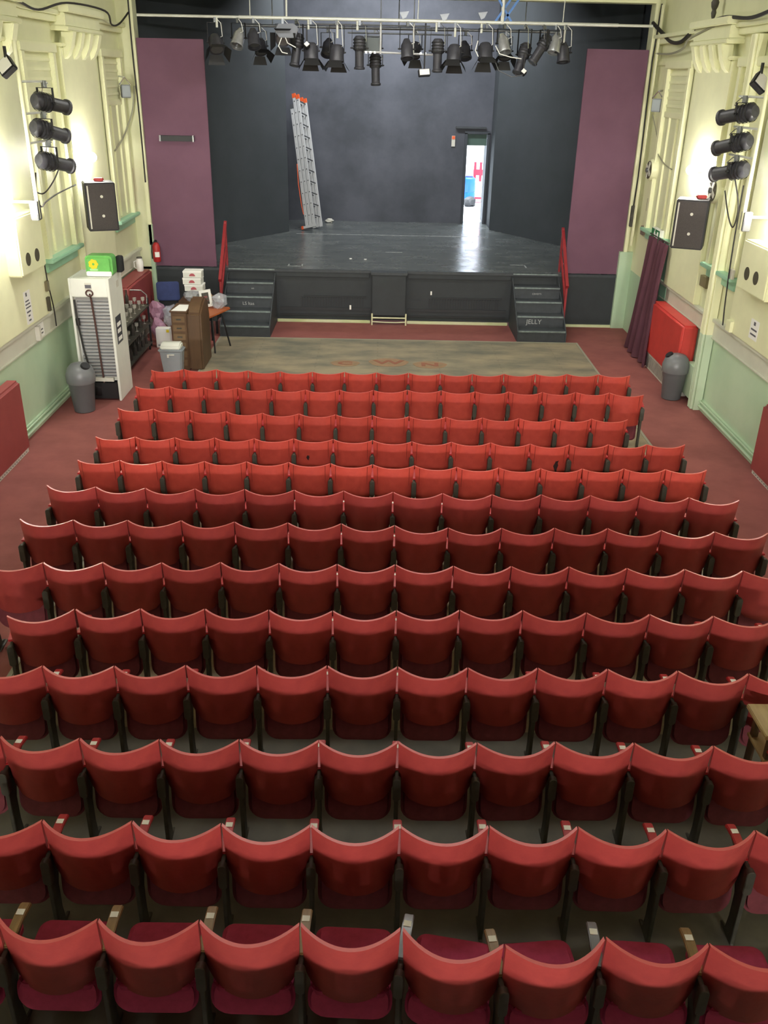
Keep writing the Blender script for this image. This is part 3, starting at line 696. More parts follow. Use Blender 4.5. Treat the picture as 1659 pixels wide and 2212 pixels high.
# ------------------------------------------------------------------ radiator covers (red boxes)
def rad(name, x0, x1, y0, y1, z0, z1, mt, label, lip=None):
    t = thing(name, label, 'radiator cover', ((x0 + x1) / 2, (y0 + y1) / 2, 0), 0, 'red boxed radiator covers')
    cx, cy = (x0 + x1) / 2, (y0 + y1) / 2
    MB().box(x0 - cx, x1 - cx, y0 - cy, y1 - cy, z0, z1).build('cover', mt, t, bevel=.035, seg=3)
    m = MB(); m.box(x0 - cx + .03, x1 - cx - .02, y0 - cy + .03, y1 - cy - .03, .0 if lip is None else lip, z0 + .02)
    m.build('plinth', M['offwhite'], t)
    m = MB(); k = y0 - cy + .1
    while k < y1 - cy - .1: m.box(x0 - cx + .025 if x0 > 0 else x1 - cx - .03, x0 - cx + .03 if x0 > 0 else x1 - cx - .015, k, k + .02, .03, z0 - .02); k += .07
    m.build('plinth_grille', M['steel'], t)
rad('radiator_cover', XL + .02, -4.66, 8.9, 11.30, .04, .99, M['rad_dark'], 'dark red padded box against the left wall at the left edge of the photo')
rad('radiator_cover', XL + .02, -4.50, 16.30, 18.10, .25, 1.13, M['rad_dark'], 'dark red box behind the fridge cabinet, white jug on top')
rad('radiator_cover', 4.84, XR - .02, 14.10, 15.92, .26, 1.17, M['rad_red'], 'bright red box on the right wall between maroon curtain and grey bin')
rad('radiator_cover', 4.96, XR - .02, 8.6, 10.98, .04, .96, M['rad_dark'], 'dark red box at the right edge of the photo below the dado rail')
t = thing('white_jug', 'small white jug on the dark red box beside the fire extinguisher', 'jug', (-4.66, 17.85, 1.13))
MB().lathe([(.05, 0), (.065, .02), (.07, .18), (.055, .23), (.06, .25)], 18).build('jug_body', M['paper'], t, smooth=True)
MB().tube([(-.06, 0, .2), (-.11, 0, .18), (-.11, 0, .08), (-.065, 0, .05)], .009).build('jug_handle', M['paper'], t)
MB().lathe([(.058, .25), (.05, .275), (0, .28)], 18).build('jug_lid', M['iron'], t, smooth=True)

# fire extinguisher
t = thing('fire_extinguisher', 'red fire extinguisher with white label hung beside the left purple board', 'fire extinguisher', (-4.47, 18.50, 1.20))
MB().lathe([(.065, 0), (.075, .02), (.075, .30), (.05, .36), (.025, .38)], 20).build('cylinder', M['red_paint'], t, smooth=True)
MB().lathe([(.024, .38), (.024, .42), (.0, .42)], 12).box(-.012, .012, -.08, .02, .40, .42).build('valve', M['black'], t)
MB().tube([(-.02, -.03, .40), (-.07, -.05, .34), (-.085, -.04, .2), (-.085, -.03, .06)], .011).build('hose', M['black'], t)
MB().prism([(.0765 * math.sin(a), -.0765 * math.cos(a)) for a in [R(-15 + 75 * i / 8) for i in range(9)]] + [(.073 * math.sin(a), -.073 * math.cos(a)) for a in [R(60 - 75 * i / 8) for i in range(9)]], 'z', .10, .20).build('white_label', M['paper'], t)
MB().box(-.03, .03, .06, .17, .22, .26).build('wall_bracket', M['black'], t)

# ------------------------------------------------------------------ desk, table and clutter
t = thing('wooden_desk', 'dark brown wooden desk with panelled end and white paper on top', 'desk', (-3.24, 15.10, 0))
m = MB(); m.box(-.26, .0, -.02, .55, 0.0, 1.0); m.build('drawer_pedestal', M['brown_wood'], t, bevel=.01)
for k in range(6):
    m = MB(); m.box(-.235, -.03, -.035, -.02, .08 + k * .15, .19 + k * .15); d_ = m.build('drawer', M['desk_light'], t, bevel=.006)
    MB().box(-.17, -.09, -.05, -.035, .125 + k * .15, .145 + k * .15).build('drawer_pull', M['iron'], d_)
m = MB(); m.prism([(-.04, 0), (.78, 0), (.80, .8), (.72, 1.08), (.50, 1.16), (.25, 1.10), (.0, .98)], 'x', .0, .24); m.build('curved_end_panel', M['brown_wood'], t, bevel=.03)
m = MB(); m.box(-.28, .02, -.04, .58, 1.0, 1.025); m.build('desk_top', M['brown_wood'], t, bevel=.006)
m = MB(); m.prism([(-.25, -.02), (-.0, -.02), (.0, .44), (-.20, .44)], 'z', 0, .004)
tag(m.build('paper_sheet', M['paper'], loc=(-3.24, 15.10, 1.026)), 'blank white paper sheet lying on the dark wooden desk', 'paper')
m = MB().tube([(0, 0, 0), (-.02, -.01, .12), (.01, -.01, .24), (.04, 0, .36)], [.03, .014, .014, .012]); tag(m.build('shoehorn', M['cream_trim'], loc=(-3.66, 15.7, 0), smooth=True), 'cream curved handle leaning against the left side of the wooden desk', 'handle')
t = thing('side_table', 'low table with shaped orange-brown top and dark legs in front of the left steps', 'table', (-3.05, 16.35, 0))
m = MB(); m.prism([(-.26, -.42), (-.10, -.50), (.05, -.42), (.17, -.1), (.30, .30), (.27, .38), (-.30, .36)], 'z', .70, .73); m.build('table_top', M['orange_wood'], t, bevel=.008)
for (x, y) in ((-.15, -.28), (.05, -.2), (-.22, .25), (.2, .25)):
    MB().tube([(x * .7, y * .8, .70), (x * 1.35, y * 1.15, 0)], .016).build('leg', M['black'], t)
MB().box(-.15, .12, -.12, .2, .58, .70).build('under_frame', M['black'], t)
t = thing('blue_chair', 'chair with blue padded back, draped with clear bags, before the stage front', 'chair', (-4.10, 17.60, 0), R(12))
MB().prism(rrect(-.22, .22, .58, .95, .05), 'y', .18, .23).build('backrest', M['blue'], t, bevel=.02)
MB().prism(rrect(-.22, .22, -.22, .22, .05), 'z', .42, .48).build('seat', M['blue'], t, bevel=.02)
for (x, y) in ((-.2, -.2), (.2, -.2), (-.2, .2), (.2, .2)):
    MB().tube([(x, y, .42), (x * 1.1, y * 1.15, 0)], .013).build('leg', M['black'], t)
for x in (-.18, .18): MB().tube([(x, .2, .44), (x, .22, .62)], .012).build('back_post', M['black'], t)
# second table at the stage front carrying the boxes
t = thing('side_table', 'low dark table by the stage front carrying three stacked white boxes', 'table', (-3.48, 17.30, 0))
MB().box(-.30, .34, -.30, .30, .72, .75).build('table_top', M['brown_wood'], t, bevel=.006)
for (x, y) in ((-.26, -.26), (.30, -.26), (-.26, .26), (.30, .26)): MB().box(x - .02, x + .02, y - .02, y + .02, 0, .72).build('leg', M['black'], t)
m = MB().blob((0, 0, .09), (.16, .14, .10), 3, .18)
tag(m.build('plastic_bag', M['plastic'], loc=(-3.52, 17.05, .76), smooth=False), 'crumpled clear plastic bag under the stack of white boxes', 'plastic bag')
def pbox(z, label, dx):
    t = thing('white_box', label, 'box', (-3.50 + dx, 17.20, z), R(random.uniform(-2, 2)), 'white boxes stacked on the low dark table')
    MB().box(-.17, .17, -.13, .13, 0, .115).build('carton', M['white'], t, bevel=.004)
    MB().box(-.175, .175, -.135, .135, .088, .12).build('lid', M['paper'], t, bevel=.003)
    MB().prism([(.055 * math.cos(a), .03 + .05 * math.sin(a)) for a in [PI * i / 10 for i in range(11)]], 'y', -.137, -.13).build('red_emblem', mat('emblem_red', (178, 84, 92), .5) if 'e' not in ST else ST['e'], t)
pbox(.93, 'white lidded box with red emblem, lowest of the stack of three', .015)
pbox(1.055, 'white lidded box with red emblem, middle of the stack of three', -.01)
pbox(1.18, 'white lidded box with red emblem, topmost of the stack of three', .0)
t = thing('box_stand', 'clear boxy container holding up the stack of white boxes', 'container', (-3.46, 17.24, .752))
MB().box(-.15, .15, -.10, .12, 0, .176).build('container_body', M['clear_glass'], t, bevel=.01)
t = thing('picture_frame', 'white framed card with dark picture leaning beside the white boxes', 'picture', (-3.16, 16.58, .732), R(-8))
X = Matrix.Translation((0, 0, 0)) @ Matrix.Rotation(R(-16), 4, 'X') @ Matrix.Rotation(R(-12), 4, 'Y')
MB().box(-.11, .11, 0, .02, .02, .33, X=X).build('white_frame', M['paper'], t)
MB().box(-.065, .065, -.004, 0, .07, .28, X=X).build('dark_picture', M['iron'], t)
MB().box(-.04, .04, -.006, -.004, .18, .22, X=X).box(-.03, .05, -.006, -.004, .12, .14, X=X).build('picture_print', mat('faded_red', (120, 70, 70), .6), t)
m = MB().blob((0, 0, .13), (.15, .12, .14), 9, .2)
tag(m.build('plastic_bag', M['plastic'], loc=(-2.93, 16.58, .74)), 'crumpled clear plastic bag on the orange-topped table beside the red handrail', 'plastic bag')
tag(MB().blob((0, 0, .05), (.05, .05, .06), 12, .12).build('bread_roll', mat('bread_tan', (196, 160, 124), .7), loc=(-3.24, 17.28, .756), smooth=True), 'small tan rounded object beside the white boxes', 'bread roll')
# purple bags and white box
for k, (x, y, z, r, lab) in enumerate(((-4.15, 16.85, .20, (.16, .15, .22), 'purple-pink plastic bag on the carpet behind the white carton'), (-4.25, 17.2, .45, (.16, .15, .2), 'pale pink plastic bag heaped highest by the dark red box'), (-3.98, 17.12, .42, (.14, .12, .2), 'clear wrinkled plastic bag in front of the blue chair'))):
    tag(MB().blob((0, 0, 0), r, 20 + k, .2).build('plastic_bag', M['pink'] if k < 2 else M['plastic'], loc=(x, y, z + .05)), lab, 'plastic bag', 'bags heaped by the blue chair')
t = thing('white_carton', 'small white carton with yellow corner mark on the carpet beside the desk', 'carton', (-4.0, 16.55, 0))
MB().box(-.13, .13, -.08, .08, 0, .36).build('carton_body', M['paper'], t, bevel=.004)
MB().box(.07, .12, -.084, -.08, .29, .34).build('yellow_mark', M['yellow'], t)
MB().box(-.10, .10, -.083, -.08, .03, .06).build('grey_band', M['ltgrey'], t)
# dark trolley with bottles and glasses
t = thing('drinks_trolley', 'dark shelved trolley crowded with bottles and glasses behind the fridge cabinet', 'trolley', (-4.40, 15.55, 0))
for z in (.12, .48, .80): MB().box(-.22, .22, -.85, .85, z, z + .025).build('shelf', M['iron'], t)
for x in (-.20, .20):
    for y in (-.82, .82): MB().box(x - .015, x + .015, y - .015, y + .015, .06, .95).build('post', M['black'], t)
MB().tube([(.2, .75, .86), (.2, .8, 1.0), (.1, .82, 1.08), (-.1, .82, 1.08), (-.18, .8, 1.0)], .012).build('push_handle', M['chrome'], t)
for x in (-.18, .18):
    for y in (-.78, .78): MB().tube([(x - .012, y, .035), (x + .012, y, .035)], .035, 10).build('castor', M['black'], t)
pg = MB().lathe([(.034, 0), (.036, .02), (.036, .16), (.014, .21), (.013, .28), (.0, .28)], 12)
pb = pg.build('bottle', M['glass'], smooth=True)
pw = MB().lathe([(.03, 0), (.004, .01), (.004, .07), (.032, .10), (.034, .15)], 12).build('wine_glass', M['clear_glass'], smooth=True)
first = {'b': True, 'g': True}
k = 0
for zi, z in ((0, .826), (1, .506), (2, .146)):
    zn = ('top', 'middle', 'bottom')[zi]
    for yi in range(6):
        for xi in range(3):
            y = 15.55 - .7 + yi * .28 + random.uniform(-.03, .03); x = -4.40 - .14 + xi * .14
            g = (zi == 0 and xi > 0) or (zi == 1 and (xi + yi) % 2)
            src = pw if g else pb
            if first['g' if g else 'b']: o = src; first['g' if g else 'b'] = False
            else: o = src.copy(); C.objects.link(o)
            o.location = (x, y, z)
            tag(o, ('clear stemmed glass standing on the %s shelf of the dark trolley' if g else 'dark glass bottle standing on the %s shelf of the dark trolley') % zn, 'glass' if g else 'bottle', ('stemmed glasses on the %s trolley shelf' if g else 'dark bottles on the %s trolley shelf') % zn)
# wooden sound desk at the right edge
t = thing('wooden_side_table', 'pale wooden table with lower shelf at the right edge among the seats', 'table', (3.02, 4.80, 0))
MB().box(-.42, .42, -.13, .22, .74, .775).build('table_top', M['pale_wood'], t, bevel=.006)
MB().box(-.38, .40, -.10, .20, .52, .545).build('lower_shelf', M['pale_wood'], t, bevel=.004)
for (x, y) in ((-.35, -.07), (.36, -.07), (-.35, .16), (.36, .16)): MB().box(x - .02, x + .02, y - .02, y + .02, 0, .74).build('leg', M['brown_wood'], t)

# ------------------------------------------------------------------ speakers
def speaker(s, x, y0, y1, z0, z1, rz, label):
    cy = (y0 + y1) / 2; w_ = .46; d_ = .40; h = z1 - z0
    t = thing('loudspeaker', label, 'loudspeaker', (x, cy, z0), rz, 'black wall loudspeakers')
    MB().box(-w_ / 2, w_ / 2, -d_ / 2, d_ / 2, 0, h).build('cabinet', M['black'], t, bevel=.012)
    MB().box(-w_ / 2 + .02, w_ / 2 - .02, -d_ / 2 - .015, -d_ / 2, .02, h - .02).build('front_grille', mat('speaker_grille_' + ('left' if s < 0 else 'right'), (62, 56, 54), .7, .12, 90), t, bevel=.006)
    m = MB()
    for z in (h * .32, h * .72): m.prism(circ(.01, z, .022, 12), 'y', -d_ / 2 - .022, -d_ / 2 - .014)
    m.build('grille_badges', M['offwhite'], t)
    MB().tube([(0, d_ / 2, h * .5), (-.02 if s > 0 else .02, d_ / 2 + .14, h * .5)], .02).build('wall_bracket', M['grey_metal'], t)
    MB().prism(rrect(-w_ / 2 + .03, -w_ / 2 + .05, .04, h - .04, .005), 'y', -d_ / 2 - .02, -d_ / 2 - .014).build('edge_strip', M['offwhite'], t)
speaker(-1, -4.42, 14.7, 15.1, 2.36, 3.08, R(22), 'black loudspeaker with red object on top, high on the left wall')
speaker(1, 4.66, 13.7, 14.3, 2.40, 3.10, R(-22), 'black loudspeaker with red object on top, high on the right wall')
for (x, y, z, l) in ((-4.42, 14.95, 3.08, 'left'), (4.78, 14.05, 3.10, 'right')):
    tag(MB().box(-.07, .07, -.05, .05, 0, .05).build('red_block', M['red_paint'], loc=(x, y, z), bevel=.012), 'small red block on top of the %s wall loudspeaker' % l, 'block', 'red blocks on the loudspeakers')

# ------------------------------------------------------------------ wall lamps
for n, (x, y, z, pw_) in enumerate(WALL_LAMPS):
    s = -1 if x < 0 else 1; X = XL if s < 0 else XR
    lab = ['lit white globe lamp on the left wall above the loudspeaker', 'lit white globe lamp on the left wall beside the lantern boom', 'lit white globe lamp on the right wall above the loudspeaker', 'lit white globe lamp on the right wall beside the lantern boom'][n]
    t = thing('wall_lamp', lab, 'wall lamp', (x, y, z), 0, 'globe wall lamps')
    m = MB(); m.lathe([(.0, -.08), (.05, -.065), (.08, -.03), (.085, 0), (.08, .03), (.05, .065), (0, .08)], 18); m.build('globe', M['bulb'], t, smooth=True)
    wall = (X - s * .08) - x
    m = MB(); m.tube([(s * .08, 0, -.03), (wall, 0, -.03)], .016); m.prism(circ(0, -.03, .05, 16), 'x', min(wall, wall + s * .03), max(wall, wall + s * .03)); m.build('bracket', M['cream_trim'], t)
    lp = point('lamp_light', (x - s * .0, y, z), pw_, .09); lp.data.energy = pw_

# ------------------------------------------------------------------ stage lanterns
def lantern(kind, loc, pan, tilt, label, hang=.28, group='stage lanterns on the overhead rig', parent_cat='stage lantern', sc=1.0):
    """hangs from (0,0,hang); body centred at the origin, beam along -Y then rotated"""
    t = thing('stage_lantern', label, parent_cat, loc, pan, group)
    X = Matrix.Rotation(tilt, 4, 'X') @ Matrix.Scale(sc, 4)
    Q = X @ Matrix.Rotation(R(90), 4, 'X')      # lathe z -> -y
    if kind == 'profile':
        MB().lathe([(.0, -.20), (.07, -.19), (.10, -.15), (.105, .02), (.085, .05), (.075, .06)], 18, X=Q, cap=False).build('lamp_house', M['black2'], t, smooth=True)
        b = MB(); b.lathe([(.078, .05), (.078, .30), (.095, .31), (.095, .34), (.075, .34), (.07, .32)], 18, X=Q, cap=False); b.build('lens_tube', M['black2'], t, smooth=True)
        m = MB()
        for z in (-.14, -.09, -.04, .01): m.lathe([(.112, z), (.115, z + .01), (.112, z + .02)], 18, X=Q, cap=False)
        m.build('cooling_fins', M['black'], t)
        MB().lathe([(.0, .325), (.07, .325), (.07, .33), (.0, .33)], 18, X=Q, cap=False).build('lens', M['steel'], t)
    elif kind == 'fresnel':
        MB().lathe([(.0, -.12), (.08, -.11), (.115, -.06), (.12, .10), (.125, .12), (.125, .14), (.10, .14)], 18, X=Q, cap=False).build('lamp_house', M['black2'], t, smooth=True)
        MB().lathe([(.0, .13), (.10, .13), (.10, .135), (.0, .135)], 18, X=Q, cap=False).build('lens', M['steel'], t)
        for a in (0, 90, 180, 270):
            Z = X @ Matrix.Rotation(R(a), 4, 'Y')
            m = MB(); m.add([Z @ Vector(v) for v in ((-.10, -.14, .12), (.10, -.14, .12), (.14, -.26, .20), (-.14, -.26, .20), (-.10, -.145, .124), (.10, -.145, .124), (.14, -.265, .204), (-.14, -.265, .204))], [(0, 1, 2, 3), (7, 6, 5, 4), (0, 4, 5, 1), (1, 5, 6, 2), (2, 6, 7, 3), (3, 7, 4, 0)])
            m.build('barn_door', M['black'], t)
    else:
        mt = M['silver'] if kind == 'silver' else M['black2']
        MB().lathe([(.0, -.17), (.05, -.165), (.07, -.12), (.105, -.06), (.11, .14), (.12, .145), (.12, .165), (.1, .165)], 18, X=Q, cap=False).build('par_can', mt, t, smooth=True)
        MB().lathe([(.0, .10), (.10, .10), (.10, .105), (.0, .105)], 18, X=Q, cap=False).build('lens', M['steel'], t)
    w_ = .135
    m = MB(); m.box(-w_ - .004, -w_ + .004, -.015, .015, -.02, hang - .06).box(w_ - .004, w_ + .004, -.015, .015, -.02, hang - .06).box(-w_, w_, -.015, .015, hang - .068, hang - .06)
    m.tube([(-w_ - .03, 0, 0), (-.1, 0, 0)], .012).tube([(w_ + .03, 0, 0), (.1, 0, 0)], .012); m.build('yoke', M['black'], t)
    MB().tube([(.03, -.03, hang), (.10, -.06, hang - .07), (.12, -.05, .10), (.06, -.04, .08)], .006, 6).build('bright_loop', M['paper' if kind != 'profile' else 'chrome'], t)  # pale loop added to every lantern for bright specks in the rig
    m = MB(); m.box(-.02, .02, -.03, .03, hang - .06, hang + .02).tube([(0, -.035, hang - .01), (0, -.06, hang - .01)], .008); m.build('hook_clamp', M['grey_metal'], t)
    return t
BZ = 5.55
# (kind, x, y, z, pan, tilt)
BARY = 18.30
LAN = [('fresnel', -3.02, 5.14, 20, 50), ('silver', -2.60, 5.22, -20, 55), ('par', -2.33, 5.22, 15, 60), ('fresnel', -1.80, 5.26, 5, 20), ('profile', -1.55, 5.12, -30, 75), ('fresnel', -1.30, 5.04, 8, 78),
       ('fresnel', -.83, 5.02, -8, 80), ('profile', -.42, 5.10, 4, 86), ('par', .44, 5.10, 12, 70), ('profile', 1.0, 5.08, 0, 84), ('fresnel', 1.30, 5.06, -10, 74), ('fresnel', 1.86, 5.10, 6, 70),
       ('silver', 2.18, 5.22, 25, 62), ('profile', 2.56, 5.05, -40, 62), ('profile', 2.90, 5.20, -70, 55), ('silver', 3.12, 5.24, -30, 68), ('par', 3.28, 5.10, 10, 75)]
KN = {'fresnel': 'black lantern with barn doors', 'profile': 'long black profile lantern', 'par': 'black can lantern', 'silver': 'silver can lantern'}
for i, (k, x, z, pan, tilt) in enumerate(LAN):
    n = len(LAN)
    pos = 'leftmost' if i == 0 else 'rightmost' if i == n - 1 else (ORD[i] + ' from the left' if i < n // 2 else ORD[n - 1 - i] + ' from the right')
    o = lantern(k, (x, BARY, z), R(pan), R(tilt), '%s on the bright overhead bar, %s there' % (KN[k], pos), hang=BZ - .03 - z, sc=1.02 if k != 'fresnel' else 1.1)
# overhead bars
t = thing('lighting_bar', 'long bright overhead lighting bar across the stage front', 'lighting bar', (.22, BARY, BZ), 0)
MB().tube([(-4.62, 0, 0), (-3.5, 0, 0), (4.62, 0, 0)], .024, 10).build('bar_tube', M['bar'], t, smooth=True)
MB().tube([(-2.8, 0, 0), (4.0, 0, .001)], .03, 10).build('bar_sleeve', M['bar'], t, smooth=True)
for x in (-3.2, -1.56, -1.04, -.68, .74, 1.08, 1.55, 3.05):
    h_ = {-1.04: .30, 3.05: .30, 1.08: .24}.get(x, .17)
    MB().tube([(x, 0, 0), (x, 0, -h_)], .022, 8).build('drop_arm', M['bar'], t)
for x in (-1.95, 1.9, -2.6, 3.0, .4):
    MB().tube([(x, 0, 0), (x + .02, .02, ZC - BZ - .012)], .018 if x in (-1.95, 1.9) else .008, 8).build('suspension_line', M['bar'], t)
LAN2 = [('fresnel', -2.35, 25, 60), ('par', -1.05, -12, 55), ('profile', -.15, 5, 75), ('fresnel', .62, -20, 60), ('par', 1.58, 14, 62), ('fresnel', 2.35, 0, 58)]
t = thing('lighting_bar', 'shorter dull overhead lighting bar hung just behind the bright one', 'lighting bar', (.3, 19.40, 5.47), 0)
MB().tube([(-3.0, 0, 0), (3.1, 0, 0)], .026, 10).build('bar_tube', M['grey_metal'], t, smooth=True)
for x in (-2.4, 0, 2.4): MB().tube([(x, 0, 0), (x, 0, 1.46)], .01).build('suspension_line', M['grey_metal'], t)
for i, (k, x, pan, tilt) in enumerate(LAN2):
    lantern(k, (x, 19.40, 5.13), R(pan), R(tilt), '%s on the dull rear bar, %s of six' % (KN[k], ['leftmost', 'second from the left', 'third from the left', 'third from the right', 'second from the right', 'rightmost'][i]), hang=.31, group='stage lanterns on the rear bar')
lantern('profile', (-.13, 18.75, 4.83), R(12), R(80), 'grey-black lantern hanging lowest, left of the small floodlight', hang=.24)
# pendant rack frame
t = thing('suspended_rack', 'rectangular tube frame hanging under the middle of the lighting bars', 'frame', (.26, 18.50, 5.02))
m = MB(); m.tube([(-.66, 0, .03), (.66, 0, .0)], .018); m.build('cross_tube', M['alu'], t)
for (a, b, z) in ((-1.3, 1.3, .40), (-.9, 1.0, .33), (-.60, -.3, .28), (-1.5, .6, .46)): MB().tube([(a, .05, z), (b, .05, z)], .014).build('cross_tube', M['grey_metal'], t)
for x in (-.30, .30): MB().tube([(x, 0, 0), (x, -.1, .5)], .018).build('upright_tube', M['alu'], t)
MB().box(-.62, -.32, -.01, .01, .04, .26).build('grey_plate', mat('grey_plate', (96, 104, 104), .5), t)
for x in (-.58, -.5, -.42, .1, .2, .42, .5): MB().box(x, x + .035, -.03, .0, .0, .035).build('clip', M['chrome'], t)
MB().tube([(-.3, 0, .5), (-.3, 0, 1.965)], .008).tube([(.3, 0, .5), (.3, 0, 1.965)], .008).build('suspension_line', M['grey_metal'], t)
# small floodlights
def flood(loc, pan, tilt, roll, w_, h_, label, grp, drop=None, mt=None):
    t = thing('floodlight', label, 'floodlight', loc, pan, grp)
    X = Matrix.Rotation(tilt, 4, 'X') @ Matrix.Rotation(roll, 4, 'Y')
    MB().box(-w_, w_, -.04, .05, -h_, h_, X=X).build('housing', M['black'], t, bevel=.01)
    MB().box(-w_ * .82, w_ * .82, -.046, -.04, -h_ * .82, h_ * .82, X=X).build('glass', mt or M['flood_lens'], t)
    m = MB(); m.box(-.012, .012, .0, .03, 0, (drop or .2)); m.build('mount_arm', M['black'], t)
flood((.77, 18.34, 4.72), R(6), R(-20), R(-5), .11, .06, 'small silver floodlight hanging lowest in the middle of the rig', None, .80)
flood((2.56, 18.12, 4.76), R(0), R(-30), R(40), .045, .045, 'tiny white square lamp below the lantern cluster at the right', None, .3, M['paper'])
flood((-1.36, 18.15, 5.12), R(0), R(-30), R(45), .045, .045, 'tiny white square lamp under the left half of the bright bar', None, .3, M['paper'])
# junction boxes, straps, cables
t = tag(MB().prism([(-.20, 0), (-.14, .12), (.14, .13), (.22, .05), (.16, -.10), (-.12, -.10)], 'y', -.06, .06).build('junction_box', mat('box_grey', (120, 124, 132), .5), loc=(-1.72, 18.12, 5.33), bevel=.01), 'grey junction box hung on the left part of the bright bar', 'junction box')
for k, (pts, lab) in enumerate((
    ([(-1.80, 18.08, 5.24), (-1.86, 18.06, 5.10), (-1.80, 18.06, 5.0), (-1.70, 18.06, 4.98)], 'pale cable loop dangling left below the grey junction box'),
    ([(-1.74, 18.08, 5.25), (-1.70, 18.06, 5.15), (-1.55, 18.06, 5.08)], 'pale cable tail hanging right below the grey junction box'),
    ([(2.02, 18.1, 5.18), (2.10, 18.08, 5.05), (2.30, 18.06, 5.0), (2.5, 18.1, 4.98)], 'pale cable curving below the bright bar beside the silver can lantern'),
    ([(1.70, 18.1, 5.25), (1.66, 18.08, 5.1), (1.72, 18.08, 5.0)], 'short white cable hanging right of the middle of the rig'),
    ([(2.02, 18.1, 4.95), (2.1, 18.08, 4.78), (2.35, 18.06, 4.68), (2.55, 18.1, 4.72)], 'dull grey cable loop hanging lowest at the right of the rig'))):
    tag(MB().tube(pts, .009, 6).build('hanging_cable', M['paper'] if k < 4 else M['grey_metal'], smooth=True), lab, 'cable', 'cables dangling from the rig')
t = thing('lifting_strap', 'blue lifting strap crossed over a white hanger above the lighting bar', 'strap', (2.12, 18.30, 5.56))
m = MB(); 
for a, b in ((-.14, .16), (.16, -.14), (0, .30)): m.prism([(a, 0), (a + .045, 0), (b + .045, .42), (b, .42)], 'y', -.012, .012)
m.build('strap_web', M['blue_strap'], t)
MB().tube([(.02, -.03, 0), (.02, -.03, 1.43)], .02).build('white_hanger', M['bar'], t)
for k, (x, z) in enumerate(((.38, 5.72), (1.10, 5.70), (1.78, 5.74))):
    tag(MB().prism([(-.09, .06), (.08, .08), (.03, -.02), (-.03, -.05)], 'y', -.03, .03).build('gel_clip', M['grey_metal'], loc=(x, 18.3, z - .10)), 'grey wedge bracket standing on the bright bar, %s of three' % ('leftmost', 'middle', 'rightmost')[k], 'bracket', 'wedge brackets on the bright bar')

# wall booms with three profile lanterns each, and square floodlights
def boom(s, x, y, side):
    X = XL if s < 0 else XR
    t = thing('lantern_boom', 'pale vertical boom pole with side arms on the %s wall' % side, 'boom', (x, y, 0))
    MB().tube([(0, 0, 2.9), (0, 0, 4.95)], .024, 10).build('pole', M['cream_trim'], t, smooth=True)
    for z in (4.50, 4.14, 3.80): MB().tube([(0, 0, z), (-s * .05, .75, z)], .014).build('side_arm', M['bar'], t)
    for z in (3.1, 4.7): MB().tube([(0, 0, z), (X - s * .02 - x, 0, z)], .018).build('wall_fixing', M['cream_trim'], t)
    zs = (4.25, 3.93, 3.54) if s < 0 else (4.30, 3.95, 3.62)
    ds = ((.80, -6), (.62, -14), (.66, -14)) if s < 0 else ((.62, -8), (.62, -10), (.55, -10))
    for k, z in enumerate(zs):
        arm = (4.50, 4.14, 3.80)[k] + 0
        lantern('profile', (x - s * .06, y + ds[k][0] - .12, z), R(180) + (R(-28) if s < 0 else R(28)), R([10, 14, 12][k]), '%s black profile lantern on the boom of the %s wall' % (('topmost', 'middle', 'lowest')[k], side), hang=arm - z - .01, group='profile lanterns on the %s wall boom' % side, sc=1.05)
boom(-1, -4.42, 12.15, 'left'); boom(1, 4.68, 12.05, 'right')
flood((-4.50, 12.0, 4.66), R(-20), R(-28), R(45), .10, .10, 'square floodlight tilted like a diamond on the left boom pole', 'diamond floodlights on the wall booms', .22, M['paper'])
flood((4.62, 12.15, 4.66), R(22), R(-28), R(45), .10, .10, 'square floodlight tilted like a diamond on the right boom pole', 'diamond floodlights on the wall booms', .22)
# small wall floodlights near the proscenium
for s, x, y, z, side in ((-1, -4.72, 18.25, 4.42, 'left'), (1, 5.0, 17.9, 4.38, 'right')):
    t = thing('wall_floodlight', 'small grey floodlight on a bracket high on the %s wall by the stage' % side, 'floodlight', (x, y, z), R(-25 * s), 'small wall floodlights')
    MB().box(-.08, .08, -.09, .05, -.22, .0).build('housing', M['grey_metal'], t, bevel=.01)
    MB().box(-.07, .07, -.10, -.09, -.20, -.02).build('glass', M['ltgrey'], t)
    MB().tube([(-.1, 0, .0), (0, -.02, .12), (.1, 0, .0)], .012).tube([(0, -.02, .12), (s * .1, .02, .14)], .016).build('bracket', M['chrome'], t)
# duct boxes with round holes
for s, y0, y1, z0, z1, side in ((-1, 11.76, 12.66, 2.21, 2.95, 'left'), (1, 11.32, 12.28, 2.17, 2.80, 'right')):
    X = XL if s < 0 else XR; xa, xb = sorted((X - s * .0, X - s * .28))
    t = thing('vent_box', 'cream boxed duct with two round holes on the %s wall' % side, 'duct', ((xa + xb) / 2, (y0 + y1) / 2, 0), 0, 'cream duct boxes on the side walls')
    h = (xb - xa) / 2; hy = (y1 - y0) / 2
    MB().box(-h, h, -hy, hy, z0, z1).build('duct_casing', M['cream_trim'], t, bevel=.02)
    for yy in (12.02, 12.35) if s < 0 else (11.68, 11.99):
        a, b = sorted((-s * h, -s * (h + .004)))
        MB().prism(circ(yy - (y0 + y1) / 2, 2.40 if s < 0 else 2.40, .085, 20), 'x', a, b).build('round_hole', M['hole'], t)
